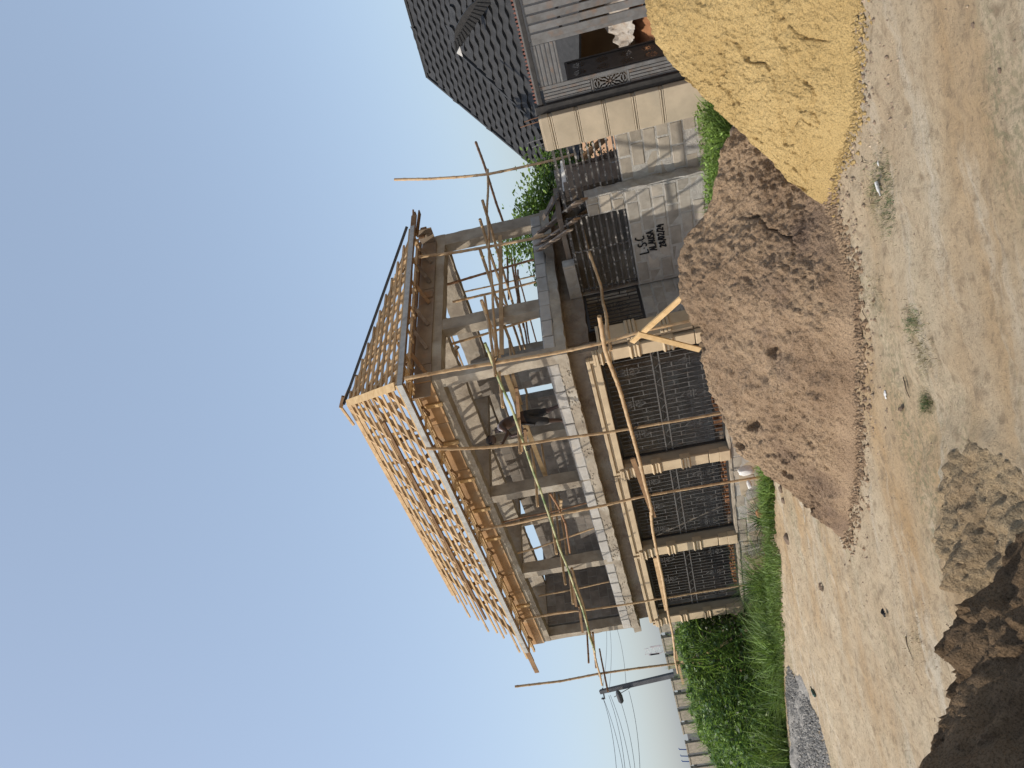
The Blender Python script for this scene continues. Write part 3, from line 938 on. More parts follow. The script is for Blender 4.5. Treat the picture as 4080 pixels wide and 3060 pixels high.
def grille(a0, a1, bpl, z0, z1, zr1, zr2, pitch, label, scr_z, name='window_grille', m=None):
    m = m or M['grille_iron']
    g = MB()
    fr = 0.045
    g.box(a0, a1, bpl - 0.02, bpl + 0.02, z0, z0 + fr)
    g.box(a0, a1, bpl - 0.02, bpl + 0.02, z1 - fr, z1)
    g.box(a0, a0 + fr, bpl - 0.02, bpl + 0.02, z0 + fr, z1 - fr)
    g.box(a1 - fr, a1, bpl - 0.02, bpl + 0.02, z0 + fr, z1 - fr)
    gr = g.build(name, M['black_iron'], H)
    tag(gr, label)
    for z in (zr1, zr2):
        g = MB(); g.box(a0 + fr, a1 - fr, bpl - 0.022, bpl + 0.014, z - 0.012, z + 0.012)
        g.build('rail', m, gr)
    n = int(round((a1 - a0 - 2 * fr) / pitch))
    p = (a1 - a0 - 2 * fr) / n
    g0 = MB(); g0.box(0, 0.014, bpl - 0.008, bpl + 0.008, zr2 + 0.0125, z1 - fr - 0.0005)
    g1 = MB(); g1.box(0, 0.014, bpl - 0.008, bpl + 0.008, z0 + fr + 0.0005, zr1 - 0.0125)
    meshes = []
    for gg in (g0, g1):
        ob = gg.build('bar', m, gr)
        meshes.append(ob)
    base = meshes[:]
    for i in range(1, n):
        for ob in base:
            if i == 1:
                ob.location = AX * (a0 + fr + p - 0.007)
                continue
            c = ob.copy(); col.objects.link(c); c.parent = gr
            c.location = AX * (a0 + fr + p * i - 0.007)
    # short ties staggered between neighbouring bars, zig-zags between the two rails, scrolls
    g = MB()
    for i in range(0, n):
        x0 = a0 + fr + p * i
        zs = [zr2 + (z1 - zr2) * f_ for f_ in ((0.28, 0.75) if i % 2 else (0.52,))] + [z0 + (zr1 - z0) * f_ for f_ in ((0.3, 0.8) if i % 2 == 0 else (0.55,))]
        if i % 3 == 2: zs = zs[1:]
        for z in zs:
            g.box(x0 + 0.0075, x0 + p - 0.0075, bpl - 0.007, bpl + 0.007, z - 0.008, z + 0.008)
    tag(g.build('tie', m, gr), kind='stuff')
    g = MB()
    for i in range(1, n - 1, 3):
        x0 = a0 + fr + p * i; x1 = x0 + p; x2 = x0 + 2 * p
        for (xa, xb, za, zb) in ((x0, x1, zr1 + .013, zr2 - .013), (x1, x2, zr2 - .013, zr1 + .013)):
            g.bar(W(xa, bpl - 0.003, za), W(xb, bpl - 0.003, zb), 0.012, 0.008)
    tag(g.build('zigzag', m, gr), kind='stuff')
    x = a0 + 0.62
    while x < a1 - 0.35:
        for z in scr_z:
            g = MB(); scroll_mesh(g, W(x, bpl - 0.026, z), AX, 1.0)
            g.build('scroll', m, gr)
        x += 0.95
    return gr
for i, lb in enumerate(('wide barred grille in the opening nearest the corner bamboo pole', 'barred grille in the middle opening of the long facade', 'barred grille in the opening nearest the tall green weeds')):
    grille(PIL[i][1] + 0.02, PIL[i + 1][0] - 0.02, GB + 0.2, 0.15, 2.43, 1.31, 1.45, 0.135, lb, (0.72, 1.96))

# ---- short side, ground storey: block wall with a black grille
block_wall(H, 'B', 0.32, 0.84, 2.02, -0.25, 2.56, ((0.86, 1.98, 1.40, 2.54),), M['block'], M['mortar'], phase=0.1)
g = MB()
x = 0.33
for (b0, b1, z0, z1) in ((0.86, 1.98, 1.40, 1.45), (0.86, 1.98, 2.49, 2.54), (0.86, 0.91, 1.45, 2.49), (1.93, 1.98, 1.45, 2.49)):
    g.box(x, x + 0.04, b0, b1, z0, z1)
gr = g.build('window_grille', M['black_iron'], H); tag(gr, 'small black scrolled grille on the shaded short side')
for i in range(1, 9):
    b = 0.91 + 1.02 * i / 9
    g = MB(); g.box(x + 0.01, x + 0.026, b - 0.009, b + 0.009, 1.4505, 2.4895); g.build('bar', M['black_iron'], gr)
g = MB()
for i, (k, z) in enumerate(((0, 2.2), (1, 1.75), (2, 2.35), (6, 1.62), (7, 2.25), (8, 1.8), (7, 1.65), (1, 2.3))):
    b = 0.91 + 1.02 * k / 9
    g.box(x + 0.012, x + 0.024, b + 0.01, b + 0.103, z - 0.008, z + 0.008)
tag(g.build('tie', M['black_iron'], gr), kind='stuff')
g = MB(); scroll_mesh(g, W(x - 0.008, 1.42, 1.97), BX, 1.3); g.build('scroll', M['black_iron'], gr)
rough_box('side_column', M['concrete_brown'], H, 0.29, 0.50, 1.99, 2.16, 1.30, 2.57, amp=0.02, step=0.07)

# ---- upper storey
block_wall(H, 'A', 0.0, 0.22, LA - 0.02, ZS1, 3.43, (), M['block_pale'], M['mortar_dark'], jit=0.012, phase=0.03, thick=0.2, recess=0.02)
block_wall(H, 'B', -0.01, 0.24, 4.75, ZS1, 3.43, (), M['block_pale'], M['mortar_dark'], jit=0.012, phase=0.12, thick=0.2, recess=0.022)
CZ = 5.46
cols_ = [(0.0, 0.21, 0.0, 0.26), (3.78, 4.0, 0.01, 0.32), (6.97, 7.19, 0.01, 0.32), (LA - 0.22, LA, 0.01, 0.28),
         (0.01, 0.22, 1.46, 1.80), (0.0, 0.22, 4.46, 4.88)]
for c in cols_:
    rough_box('column', M['concrete'], H, c[0], c[1], c[2], c[3], ZS1 - 0.01, CZ, amp=0.008, step=0.07)
for (a, b) in ((3.8, 4.6), (7.0, 4.6), (LA - 0.24, 4.6), (3.8, 1.62), (7.0, 1.62)):
    rough_box('column', M['concrete'], H, a, a + 0.23, b, b + 0.24, ZS1 - 0.01, CZ, amp=0.01, step=0.12)
rough_box('beam', M['concrete'], H, 0.0, LA, 0.0, 0.28, CZ, 5.98, amp=0.008, step=0.09)
rough_box('beam', M['concrete'], H, 0.0, 0.28, 0.28, 4.9, CZ, 5.98, amp=0.008, step=0.09)
rough_box('beam', M['concrete'], H, 0.28, LA, 1.62, 1.85, CZ, 5.98, amp=0.012, step=0.12)
rough_box('beam', M['concrete'], H, 0.28, LA, 4.60, 4.86, CZ, 5.98, amp=0.012, step=0.12)
rough_box('beam', M['concrete'], H, 3.0, 7.2, 3.15, 3.38, CZ, 5.9, amp=0.012, step=0.12)
for a in (3.78, 6.98, LA - 0.24):
    rough_box('beam', M['concrete'], H, a, a + 0.22, 0.28, 1.62, CZ + 0.004, 5.9, amp=0.010, step=0.12)
    if a < 9: rough_box('beam', M['concrete'], H, a, a + 0.22, 1.85, 4.60, CZ + 0.004, 5.9, amp=0.010, step=0.12)
# rear and end walls of the upper storey
block_wall(H, 'A', 4.62, 4.05, 5.18, ZS1, 5.44, (), M['block'], M['mortar'])
block_wall(H, 'A', 4.62, 5.72, LA - 0.25, ZS1, 5.16, (), M['block'], M['mortar'])
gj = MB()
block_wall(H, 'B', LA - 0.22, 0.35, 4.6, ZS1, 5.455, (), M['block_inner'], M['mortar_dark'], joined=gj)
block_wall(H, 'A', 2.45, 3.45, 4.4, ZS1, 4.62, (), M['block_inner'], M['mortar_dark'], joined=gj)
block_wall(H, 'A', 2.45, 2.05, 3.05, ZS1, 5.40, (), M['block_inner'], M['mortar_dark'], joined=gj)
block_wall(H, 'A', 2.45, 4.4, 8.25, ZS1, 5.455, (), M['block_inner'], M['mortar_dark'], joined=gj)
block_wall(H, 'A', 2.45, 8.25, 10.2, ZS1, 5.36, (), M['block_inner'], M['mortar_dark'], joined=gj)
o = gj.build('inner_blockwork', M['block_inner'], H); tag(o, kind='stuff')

# ---- formwork panels on the outside of the top beam
def panels(axis, s0, s1, z0, z1, off, m, name='formwork_panel'):
    s = s0
    while s < s1 - 0.05:
        L = random.choice((1.2, 1.2, 0.9, 1.5))
        e = min(s + L, s1)
        dz = random.uniform(-0.012, 0.012); dp = random.uniform(0, 0.008)
        if axis == 'A': box(name, m, H, s + 0.006, e - 0.006, -off - 0.02 - dp, -off - dp, z0 + dz, z1 + dz)
        else: box(name, m, H, -off - 0.02 - dp, -off - dp, s + 0.006, e - 0.006, z0 + dz, z1 + dz)
        s = e
panels('A', -0.05, LA + 0.02, 5.645, 5.99, 0.012, M['ply'])
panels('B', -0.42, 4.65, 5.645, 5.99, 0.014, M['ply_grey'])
for a in (0.55, 1.7, 2.95, 4.05, 5.2, 8.3):
    z0 = 5.60 if a != 4.05 else 5.55
    box('cleat', M['timber_pale'], H, a, a + 0.085, -0.075, -0.042, z0, 5.96)
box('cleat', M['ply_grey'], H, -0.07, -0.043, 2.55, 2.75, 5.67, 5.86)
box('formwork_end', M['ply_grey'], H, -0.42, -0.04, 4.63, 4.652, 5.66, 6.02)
# ---- eaves
EA, EB0, EB1, EZ = -0.75, -0.75, 4.30, 5.98
EL = 9.55
def bar(name, m, p, q, w, h, **kw):
    g = MB(); g.bar(W(*p), W(*q), w, h, **kw)
    return g.build(name, m, H)
bar('fascia', M['zinc'], (EA, EB0, EZ), (EL - 0.05, EB0, EZ), 0.012, 0.10)
bar('fascia', M['zinc'], (EA, EB0 + 0.01, EZ), (EA, EB1 + 0.05, EZ), 0.012, 0.10)
bar('fascia_board', M['timber_old'], (EA + 0.02, EB0 + 0.02, EZ - 0.005), (EL + 1.15, EB0 + 0.02, EZ - 0.02), 0.022, 0.12)
bar('fascia_board', M['timber_old'], (EA + 0.02, EB0 + 0.05, EZ - 0.005), (EA + 0.02, EB1 + 0.5, EZ - 0.01), 0.022, 0.12)
# eaves ladder seen from below: boards running along, noggins across
for (bb, wd, a1, mm) in ((-0.62, 0.11, EL + 0.75, 'timber_old'), (-0.30, 0.045, EL + 0.5, 'timber_pale'), (-0.16, 0.09, EL + 1.0, 'timber')):
    bar('eaves_joist', M[mm], (-0.6, bb, EZ - 0.01), (a1, bb, EZ - 0.01), wd, 0.05)
for (aa, wd, b1, mm) in ((-0.62, 0.11, EB1 + 0.75, 'timber_old'), (-0.34, 0.045, EB1 + 0.1, 'timber'), (-0.16, 0.08, EB1 + 0.2, 'timber_old')):
    bar('eaves_joist', M[mm], (aa, -0.5, EZ + 0.01), (aa, b1, EZ + 0.01), wd, 0.05)
a = -0.35
while a < EL + 0.3:
    bar('noggin', M['timber_pale'], (a, -0.70, EZ - 0.055), (a, -0.31, EZ - 0.055), 0.045, 0.035)
    a += 0.98 + random.uniform(-.06, .06)
b = 0.1
while b < EB1:
    bar('noggin', M['timber'], (-0.70, b, EZ - 0.05), (-0.33, b, EZ - 0.05), 0.045, 0.035)
    b += 0.78 + random.uniform(-.05, .05)
a = 0.35
while a < EL:
    bar('eaves_strut', M['timber_old'], (a, -0.30, EZ - 0.06), (a + 0.30, -0.22, EZ - 0.10), 0.07, 0.04)
    a += 1.0 + random.uniform(-.1, .1)
b = 0.2
while b < EB1:
    bar('eaves_strut', M['timber_old'] if random.random() < .5 else M['plank_grey'], (-0.35, b + 0.32, EZ - 0.02), (-0.06, b, EZ - 0.24), 0.03, 0.07)
    b += 0.72
bar('eaves_board', M['timber_old'], (-0.52, EB1 + 0.0, EZ - 0.03), (-0.42, EB1 + 1.1, EZ - 0.02), 0.12, 0.03)
bar('eaves_board', M['timber_old'], (-0.30, EB1 + 0.2, EZ - 0.06), (-0.2, EB1 + 0.75, EZ - 0.06), 0.04, 0.14)

# ---- roof frame: hip roof over eaves rectangle, ridge parallel to the long facade
RB = 0.5 * (EB0 + EB1)            # ridge line
RH = 8.22
KA = (RH - EZ) / (RB - EB0)       # slope
RA = EA + (RB - EB0)              # a of the hip apex
LR = 10.15
def zA(b): return EZ + (b - EB0) * KA
def zBk(b): return EZ + (EB1 - b) * KA
def zE(a): return EZ + (a - EA) * KA
T = M['timber']
dn = 0.045
# rafters and ties
ra = list(np.arange(RA + 0.15, 9.5, 0.98))
for a in ra:
    w_ = random.uniform(-.03, .03)
    bar('rafter', T, (a + w_, EB0 + 0.05, zA(EB0 + 0.05) - dn), (a + w_, RB, RH - dn), 0.05, 0.11)
    if int(a * 10) % 2: bar('rafter', T, (a + w_, EB1 - 0.05, zBk(EB1 - 0.05) - dn), (a + w_, RB, RH - dn), 0.05, 0.11)
    bar('tie_beam', T, (a + 0.06, EB0 + 0.15, EZ + 0.08), (a + 0.06, EB1 - 0.15, EZ + 0.08), 0.05, 0.10)
    bar('king_post', T, (a + 0.12, RB, EZ + 0.13), (a + 0.12, RB, RH - 0.12), 0.05, 0.08)
    for s_, e_ in ((-1, EB0), (1, EB1)):
        m_b = RB + s_ * 1.25
        bar('strut', M['timber_old'], (a + 0.13, RB + s_ * 0.1, EZ + 0.18), (a + 0.13, m_b, EZ + (2.52 - 1.25) * KA - 0.10), 0.045, 0.075)
        bar('strut', M['timber_old'], (a + 0.02, m_b, EZ + 0.14), (a + 0.02, m_b, EZ + (2.52 - 1.25) * KA - 0.12), 0.045, 0.075)
# jack rafters on the hip end
for b in np.arange(EB0 + 0.55, EB1 - 0.3, 0.62):
    at = EA + min(b - EB0, EB1 - b)
    if at > EA + 0.3:
        bar('rafter', T, (EA + 0.05, b, zE(EA + 0.05) - dn), (at, b, zE(at) - dn), 0.05, 0.10)
for a in np.arange(EA + 0.7, RA - 0.1, 0.62):
    bt = EB0 + (a - EA); 
    bar('rafter', T, (a, EB0 + 0.05, zA(EB0 + 0.05) - dn), (a, bt, zA(bt) - dn), 0.05, 0.10)
    bar('rafter', T, (a, EB1 - 0.05, zA(EB0 + 0.05) - dn), (a, EB1 - (a - EA), zA(bt) - dn), 0.05, 0.10)
bar('hip_rafter', T, (EA + 0.1, EB0 + 0.1, EZ - 0.01), (RA, RB, RH - 0.07), 0.05, 0.13)
bar('hip_rafter', T, (EA + 0.1, EB1 - 0.1, EZ - 0.01), (RA, RB, RH - 0.07), 0.05, 0.13)
bar('ridge_board', T, (RA, RB, RH - 0.04), (LR, RB, RH - 0.04), 0.04, 0.15)
for b_ in (0.35, 3.2):
    bar('purlin', M['timber_old'], (EA + 1.9, b_, EZ + 0.16 + 0.9), (LR - 0.8, b_, EZ + 0.16 + 0.9), 0.07, 0.05)
# battens
NB = 11
for k in range(NB):
    f_ = (k + 0.15) / (NB - 0.1)
    off = f_ * (RB - EB0)
    z = EZ + off * KA + 0.035
    endj = random.uniform(-0.4, 0.5)
    aL = 9.35 + 0.9 * f_ + endj + (0.25 if k % 3 == 0 else 0)
    bar('batten', T if k % 4 else M['timber_pale'], (EA + off - 0.02, EB0 + off, z), (aL, EB0 + off, z), 0.04, 0.042, up=(0, 0, 1))
    if k % 3 == 0: bar('batten', T, (EA + off - 0.02, EB1 - off, z), (aL + random.uniform(-.3, .2), EB1 - off, z), 0.04, 0.042)
    bar('batten', T, (EA + off, EB0 + off - 0.01, z), (EA + off, EB1 - off + 0.02, z), 0.04, 0.042)
# hip boards: a wide pale one near, a dark one on the far hip
g = MB()
p0, p1 = W(EA + 0.06, EB0 + 0.06, EZ + 0.11), W(RA - 0.22, RB - 0.22, RH - 0.09)
g.bar(p0, p1, 0.15, 0.028)
g.build('hip_board', M['timber_pale'], H)
g = MB(); g.bar(W(EA - 0.02, EB1 + 0.04, EZ + 0.12), W(RA, RB, RH + 0.10), 0.05, 0.05)
g.build('hip_board', M['black_iron'], H)
# ridge end pieces
bar('ridge_brace', M['timber_old'], (RA - 0.25, RB, RH + 0.02), (RA + 0.05, RB, RH + 0.20), 0.05, 0.06)
bar('ridge_brace', T, (RA + 0.05, RB - 0.05, RH + 0.19), (RA - 0.1, RB + 0.45, RH - 0.05), 0.05, 0.05)
bar('ridge_brace', T, (RA + 0.05, RB, RH + 0.19), (RA + 0.6, RB - 0.1, RH + 0.08), 0.05, 0.05)

# ================================================================ BOUNDARY WALL
BWB = 1.90
bw = thing('boundary_wall', W(-1.5, 2.1, -0.3), 'weathered block boundary wall with cement smears, marker writing and iron rails', 'wall')
block_wall(bw, 'A', BWB, -1.95, 0.28, -0.32, 1.38, (), M['block'], M['mortar'], jit=0.008, phase=0.2)
block_wall(bw, 'A', BWB, -0.55, 0.28, 2.56, 2.80, (), M['block'], M['mortar'], jit=0.008)
block_wall(bw, 'A', BWB + 0.003, -1.98, -1.58, 1.385, 2.10, (), M['block_beige'], M['mortar'], jit=0.015, phase=0.05, thick=0.28)
rough_box('wall_end', M['mortar'], bw, -1.99, -1.93, BWB + 0.01, BWB + 0.26, -0.3, 2.05, amp=0.025, step=0.07)
block_wall(bw, 'A', BWB + 0.25, -3.25, -1.93, -0.32, 1.36, (), M['block_beige'], M['mortar'], jit=0.010, phase=0.33)
def rails(a0, a1, b, z0, z1, n, post_at, m, label):
    g = MB(); g.box(a0, a1, b - 0.012, b + 0.012, z1 - 0.03, z1)
    # serrated top strip
    x = a0
    while x < a1 - 0.04:
        g.add([W(x, b, z1), W(x + 0.045, b, z1), W(x + 0.0225, b, z1 + 0.045)], [(0, 1, 2)])
        x += 0.045
    rl = g.build('railing', m, bw); tag(rl, label)
    for i in range(n):
        z = z0 + 0.01 + (z1 - 0.06 - z0) * i / n
        g = MB(); g.box(a0, a1, b - 0.014, b + 0.014, z, z + 0.034)
        ob = g.build('rail', m, rl)
        ob.rotation_euler = (0, 0, 0)
    for x in post_at:
        g = MB(); g.box(x - 0.02, x + 0.02, b + 0.0145, b + 0.03, z0 - 0.01, z1); g.build('upright', m, rl)
    return rl
rails(-1.56, 0.24, BWB + 0.10, 1.40, 2.53, 9, (-0.75, 0.2, -1.55), M['rail_iron'], 'horizontal iron rails in the shaded wall opening')
rails(-3.05, -1.60, BWB + 0.30, 1.38, 2.50, 9, (-3.03, -1.7), M['rail_iron'], 'cement spattered iron rails beside the gate pillar')
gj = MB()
box('sky_light_blocker', M['concrete_brown'], bw, -1.5, -0.02, 2.14, 3.3, 2.60, 2.70)  # added slab, unseen behind the wall, keeps sky light off the opening
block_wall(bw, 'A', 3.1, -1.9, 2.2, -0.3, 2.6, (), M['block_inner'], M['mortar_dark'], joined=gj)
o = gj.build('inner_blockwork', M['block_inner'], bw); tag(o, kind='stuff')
box('wall_pier', M['concrete_brown'], bw, -1.95, -1.7, 2.4, 3.3, -0.3, 2.45)
# marker writing on the blocks: I.S.C / ALAUSA / 28/02/24
def strokes_for(ch):
    S = {
        'L': [[(0, 1), (0.02, 0), (0.55, 0.02)]],
        'I': [[(0.2, 1), (0.25, 0.05), (0.45, 0.0)]],
        '.': [[(0.1, 0.35), (0.16, 0.38)]],
        'S': [[(0.55, 0.9), (0.35, 1.0), (0.1, 0.85), (0.15, 0.6), (0.5, 0.42), (0.55, 0.18), (0.3, 0), (0.05, 0.12)]],
        'C': [[(0.55, 0.92), (0.3, 1.0), (0.08, 0.7), (0.05, 0.3), (0.25, 0.02), (0.6, 0.08)]],
        'A': [[(0, 0), (0.28, 1.0), (0.55, 0)], [(0.1, 0.38), (0.48, 0.36)]],
        'U': [[(0.05, 0.95), (0.05, 0.3), (0.25, 0.0), (0.48, 0.25), (0.5, 0.95)], [(0.5, 0.4), (0.55, 0)]],
        '2': [[(0.05, 0.8), (0.25, 1.0), (0.5, 0.8), (0.35, 0.45), (0.02, 0.02), (0.55, 0.05)]],
        '8': [[(0.3, 0.52), (0.08, 0.75), (0.28, 1.0), (0.5, 0.78), (0.3, 0.52), (0.05, 0.25), (0.28, 0.0), (0.52, 0.25), (0.3, 0.52)]],
        '/': [[(0.02, -0.05), (0.4, 1.1)]],
        '0': [[(0.28, 1.0), (0.05, 0.6), (0.1, 0.15), (0.3, 0), (0.5, 0.35), (0.45, 0.85), (0.28, 1.0)]],
        '4': [[(0.3, 1.0), (0.02, 0.42), (0.55, 0.42)], [(0.42, 0.75), (0.42, -0.12)]],
    }
    return S[ch]
def write(text, P0, P1, h):
    """P0, P1: (a, z) of the start and end of the base line"""
    p0, p1 = np.array(P0), np.array(P1)
    L = np.linalg.norm(p1 - p0); d = (p1 - p0) / L
    adv = {'.': 0.4, '/': 0.5, 'I': 0.55}
    tot = sum(adv.get(c, 0.8) for c in text)
    s = L / tot
    x = 0.0
    g = MB()
    for ch in text:
        jy = random.uniform(-.06, .06)
        for st in strokes_for(ch):
            pts = []
            for (sx, sy) in st:
                q = p0 + d * (x + sx * s * 1.15) + np.array([0, 1.0]) * (sy + jy) * h
                pts.append(W(q[0], BWB - 0.012, q[1]))
            for i in range(len(pts) - 1):
                e = (pts[i + 1] - pts[i]) * 0.06
                g.bar(pts[i] - e, pts[i + 1] + e, 0.010, 0.026, up=np.cross(pts[i + 1] - pts[i], BX))
        x += adv.get(ch, 0.8) * s
    return g
g = write('L.S.C', (-0.47, 1.10), (-0.90, 1.14), 0.17)
g2 = write('ALAUSA', (-0.50, 0.935), (-0.98, 0.955), 0.125)
g3 = write('28/02/24', (-0.53, 0.745), (-1.08, 0.76), 0.12)
for gg in (g2, g3):
    g.add(np.vstack(gg.v), gg.f)
o = g.build('writing', M['black'], bw)

# ================================================================ GATE PILLAR AND GATE
gp = thing('gate_pillar', W(-3.5, 1.8, -0.2), 'beige rendered gate pillar with horizontal grooves and iron rods on top', 'pillar')
zs = [-0.35, 0.50, 0.97, 1.47, 1.94, 2.395, 2.60]
for i in range(len(zs) - 1):
    box('pillar_course', M['render'], gp, -3.83, -3.20, 1.72, 2.25, zs[i] + 0.032, zs[i + 1] - 0.032, bevel=0.012)
    box('groove_band', M['render'], gp, -3.815, -3.215, 1.735, 2.24, zs[i + 1] - 0.03, zs[i + 1] + 0.03 if i < 5 else zs[i + 1] - 0.005)
    if 0 <= i < 5:
        for dz in (-0.026, 0.014):
            g = MB(); g.tube([W(-3.825, 1.727, zs[i + 1] + dz + 0.006), W(-3.205, 1.727, zs[i + 1] + dz + 0.006)], 0.012, 8); g.build('bead', M['render'], gp)
for (a, b, h) in ((-3.75, 1.8, 0.33), (-3.68, 2.1, 0.26), (-3.32, 1.82, 0.22), (-3.26, 2.12, 0.3)):
    g = MB(); g.tube([W(a, b, 2.55), W(a + 0.01, b, 2.6 + h * .5), W(a + 0.03, b + 0.01, 2.6 + h)], 0.009, 6); g.build('iron_rod', M['rust'] if a < -3.6 else M['grey_iron'], gp)
gate = thing('metal_gate', W(-4.9, 1.9, -0.2), 'grey slatted metal gate with pierced flower panel, spiked red strip and open black wicket door', 'gate')
GBP = 1.92
box('gate_post', M['black_iron'], gate, -3.98, -3.84, GBP - 0.08, GBP + 0.22, -0.35, 2.62, bevel=0.006)
box('gate_post', M['black_iron'], gate, -6.75, -6.60, GBP - 0.08, GBP + 0.22, -0.35, 2.72, bevel=0.006)
box('lintel_rail', M['black_iron'], gate, -6.6, -3.985, GBP - 0.05, GBP + 0.05, 2.47, 2.54, bevel=0.004)
box('spike_rail', M['grey_iron'], gate, -6.6, -3.985, GBP - 0.03, GBP + 0.03, 2.542, 2.565)
x = -6.55
g = MB()
spm = bpy.data.meshes.new('spike')
vs = [(-.024, -.010, 0), (.024, -.010, 0), (.024, .010, 0), (-.024, .010, 0), (0, 0, .048)]
spm.from_pydata(vs, [], [(0, 1, 4), (1, 2, 4), (2, 3, 4), (3, 0, 4), (3, 2, 1, 0)])
spm.materials.append(M['red_iron'])
while x < -4.0:
    piece(spm, 'spike', gate, W(x, GBP, 2.566), rotz=ANG_A)
    x += 0.066
def slat(a0, a1, z0, z1, m=None, name='slat', db=0.0, th=0.03):
    return box(name, m or M['grey_iron'], gate, a0, a1, GBP - th / 2 + db, GBP + th / 2 + db, z0, z1, bevel=0.004)
# right hand leaf (towards the yellow sand)
x = -6.5
while x < -5.1:
    slat(x, x + 0.115, -0.12, 2.44); x += 0.148
box('cross_rail', M['black_iron'], gate, -6.55, -5.05, GBP + 0.02, GBP + 0.06, 1.90, 1.95)
box('cross_rail', M['black_iron'], gate, -6.55, -5.05, GBP + 0.02, GBP + 0.06, 0.55, 0.60)
slat(-5.055, -4.99, -0.12, 2.46)
# transom of level slats above the wicket
for i in range(5):
    slat(-4.985, -4.285, 2.10 + i * 0.072, 2.10 + i * 0.072 + 0.052)
slat(-4.985, -4.285, 2.055, 2.085)
# left hand fixed part with pierced panel
slat(-4.28, -4.215, -0.12, 2.46)
for x in (-4.205, -4.148, -4.091, -4.034):
    slat(x, x + 0.045, 1.62, 2.42)
    slat(x, x + 0.045, -0.12, 0.96)
slat(-4.21, -3.985, 1.585, 1.61); slat(-4.21, -3.985, 0.965, 0.99)
def pierced(P0, ux, uz, w, h, flowers, m, name, parent, res=0.0075, petal=(0.030, 0.012), rad=(0.045, 0.10), npet=(8, 12), mirrored=True):
    """a sheet with real petal-shaped holes"""
    nx_, nz_ = int(w / res), int(h / res)
    xs = (np.arange(nx_) + 0.5) * w / nx_; zs_ = (np.arange(nz_) + 0.5) * h / nz_
    Xg, Zg = np.meshgrid(xs, zs_, indexing='ij')
    hole = np.zeros_like(Xg, bool)
    for (fx, fz, s) in flowers:
        for ring in range(2):
            for k in range(npet[ring]):
                an = 2 * math.pi * (k + 0.5 * ring) / npet[ring]
                cx, cz = fx + math.cos(an) * rad[ring] * s, fz + math.sin(an) * rad[ring] * s
                dx, dz = Xg - cx, Zg - cz
                u = dx * math.cos(an) + dz * math.sin(an); v = -dx * math.sin(an) + dz * math.cos(an)
                hole |= (u / (petal[0] * s)) ** 2 + (v / (petal[1] * s * (1 + ring * .3))) ** 2 < 1
    hole[:2] = False; hole[-2:] = False; hole[:, :2] = False; hole[:, -2:] = False
    vx = np.linspace(0, w, nx_ + 1); vz = np.linspace(0, h, nz_ + 1)
    VX, VZ = np.meshgrid(vx, vz, indexing='ij')
    nrm = np.cross(ux, uz); nrm /= np.linalg.norm(nrm)
    base = np.array(P0) + VX.reshape(-1, 1) * ux + VZ.reshape(-1, 1) * uz
    f = [(i * (nz_ + 1) + j, (i + 1) * (nz_ + 1) + j, (i + 1) * (nz_ + 1) + j + 1, i * (nz_ + 1) + j + 1) for i in range(nx_) for j in range(nz_) if not hole[i, j]]
    g = MB(); g.add(base, f)
    o = g.build(name, m, parent)
    so_ = o.modifiers.new('thick', 'SOLIDIFY'); so_.thickness = 0.005
    return o
pierced(W(-3.985, GBP - 0.005, 0.992), -AX, np.array([0, 0, 1.0]), 0.225, 0.592, [(0.112, 0.30, 1.1), (0.0, 0.08, 1.0), (0.225, 0.52, 1.0), (0.225, 0.08, .9), (0.0, 0.52, .9)], M['grey_iron'], 'flower_panel', gate)
# wicket door standing ajar (hinged on the left, swung inwards)
hin = W(-4.275, GBP + 0.03, -0.1)
dd = AX * 0.02 + BX * 1.0
dd /= np.linalg.norm(dd)
dl = pierced(hin + np.array([0, 0, 0.05]) + dd * 0.03, dd, np.array([0, 0, 1.0]), 0.62, 2.02,
             [(fx, fz, .9) for fz in (0.2, 0.6, 1.0, 1.4, 1.8) for fx in (0.15, 0.45)], M['black_iron'], 'wicket_door', gate, res=0.012)
tag(dl, 'black pierced wicket door standing ajar')
for (z0, z1, x0, x1) in ((-0.06, -0.01, 0, 0.68), (1.98, 2.04, 0, 0.68)):
    g = MB(); g.bar(hin + dd * x0 + (0, 0, (z0 + z1) / 2 + .05), hin + dd * x1 + (0, 0, (z0 + z1) / 2 + .05), 0.04, 0.05); g.build('door_frame', M['black_iron'], dl)
for x0 in (0.015, 0.665):
    g = MB(); g.bar(hin + dd * x0, hin + dd * x0 + np.array([0, 0, 2.06]), 0.04, 0.05, up=dd); g.build('door_frame', M['black_iron'], dl)
g = MB(); g.bar(hin + dd * 0.69 + (0, 0, 0.9), hin + dd * 0.69 + (0, 0, 1.25), 0.03, 0.07, up=dd); g.build('lock_case', M['black_iron'], dl)

# ================================================================ NEIGHBOUR'S HOUSE
nb = thing('neighbour_house', W(-4, 10, -0.2), 'finished house with large dark shingled hip roof behind the gate', 'house')
box('wall', M['wall_tan'], nb, -12, -1.2, 7.0, 7.25, -0.4, 2.75)
box('wall', M['wall_tan'], nb, -1.44, -1.2, 7.25, 13, -0.4, 2.75)
box('soffit', M['render'], nb, -12.4, -0.8, 6.3, 8.6, 2.70, 2.74)
g = MB(); g.box(-12.4, -0.8, 6.28, 6.32, 2.66, 2.82); g.build('fascia', M['black_iron'], nb)
tile = bpy.data.meshes.new('roof_tile')
TW, TE = 0.35, 0.30
vs = []; fs = []
nseg = 8
for k in range(nseg + 1):
    x = TW * k / nseg
    z = 0.012 * math.cos(2 * math.pi * k / nseg * 1.0)
    yb = 0.030 * math.sin(2 * math.pi * k / nseg) - 0.02
    vs += [(x - TW / 2, yb, 0.060 + z), (x - TW / 2, TE * 1.04, 0.012 + z), (x - TW / 2, yb, -0.02)]
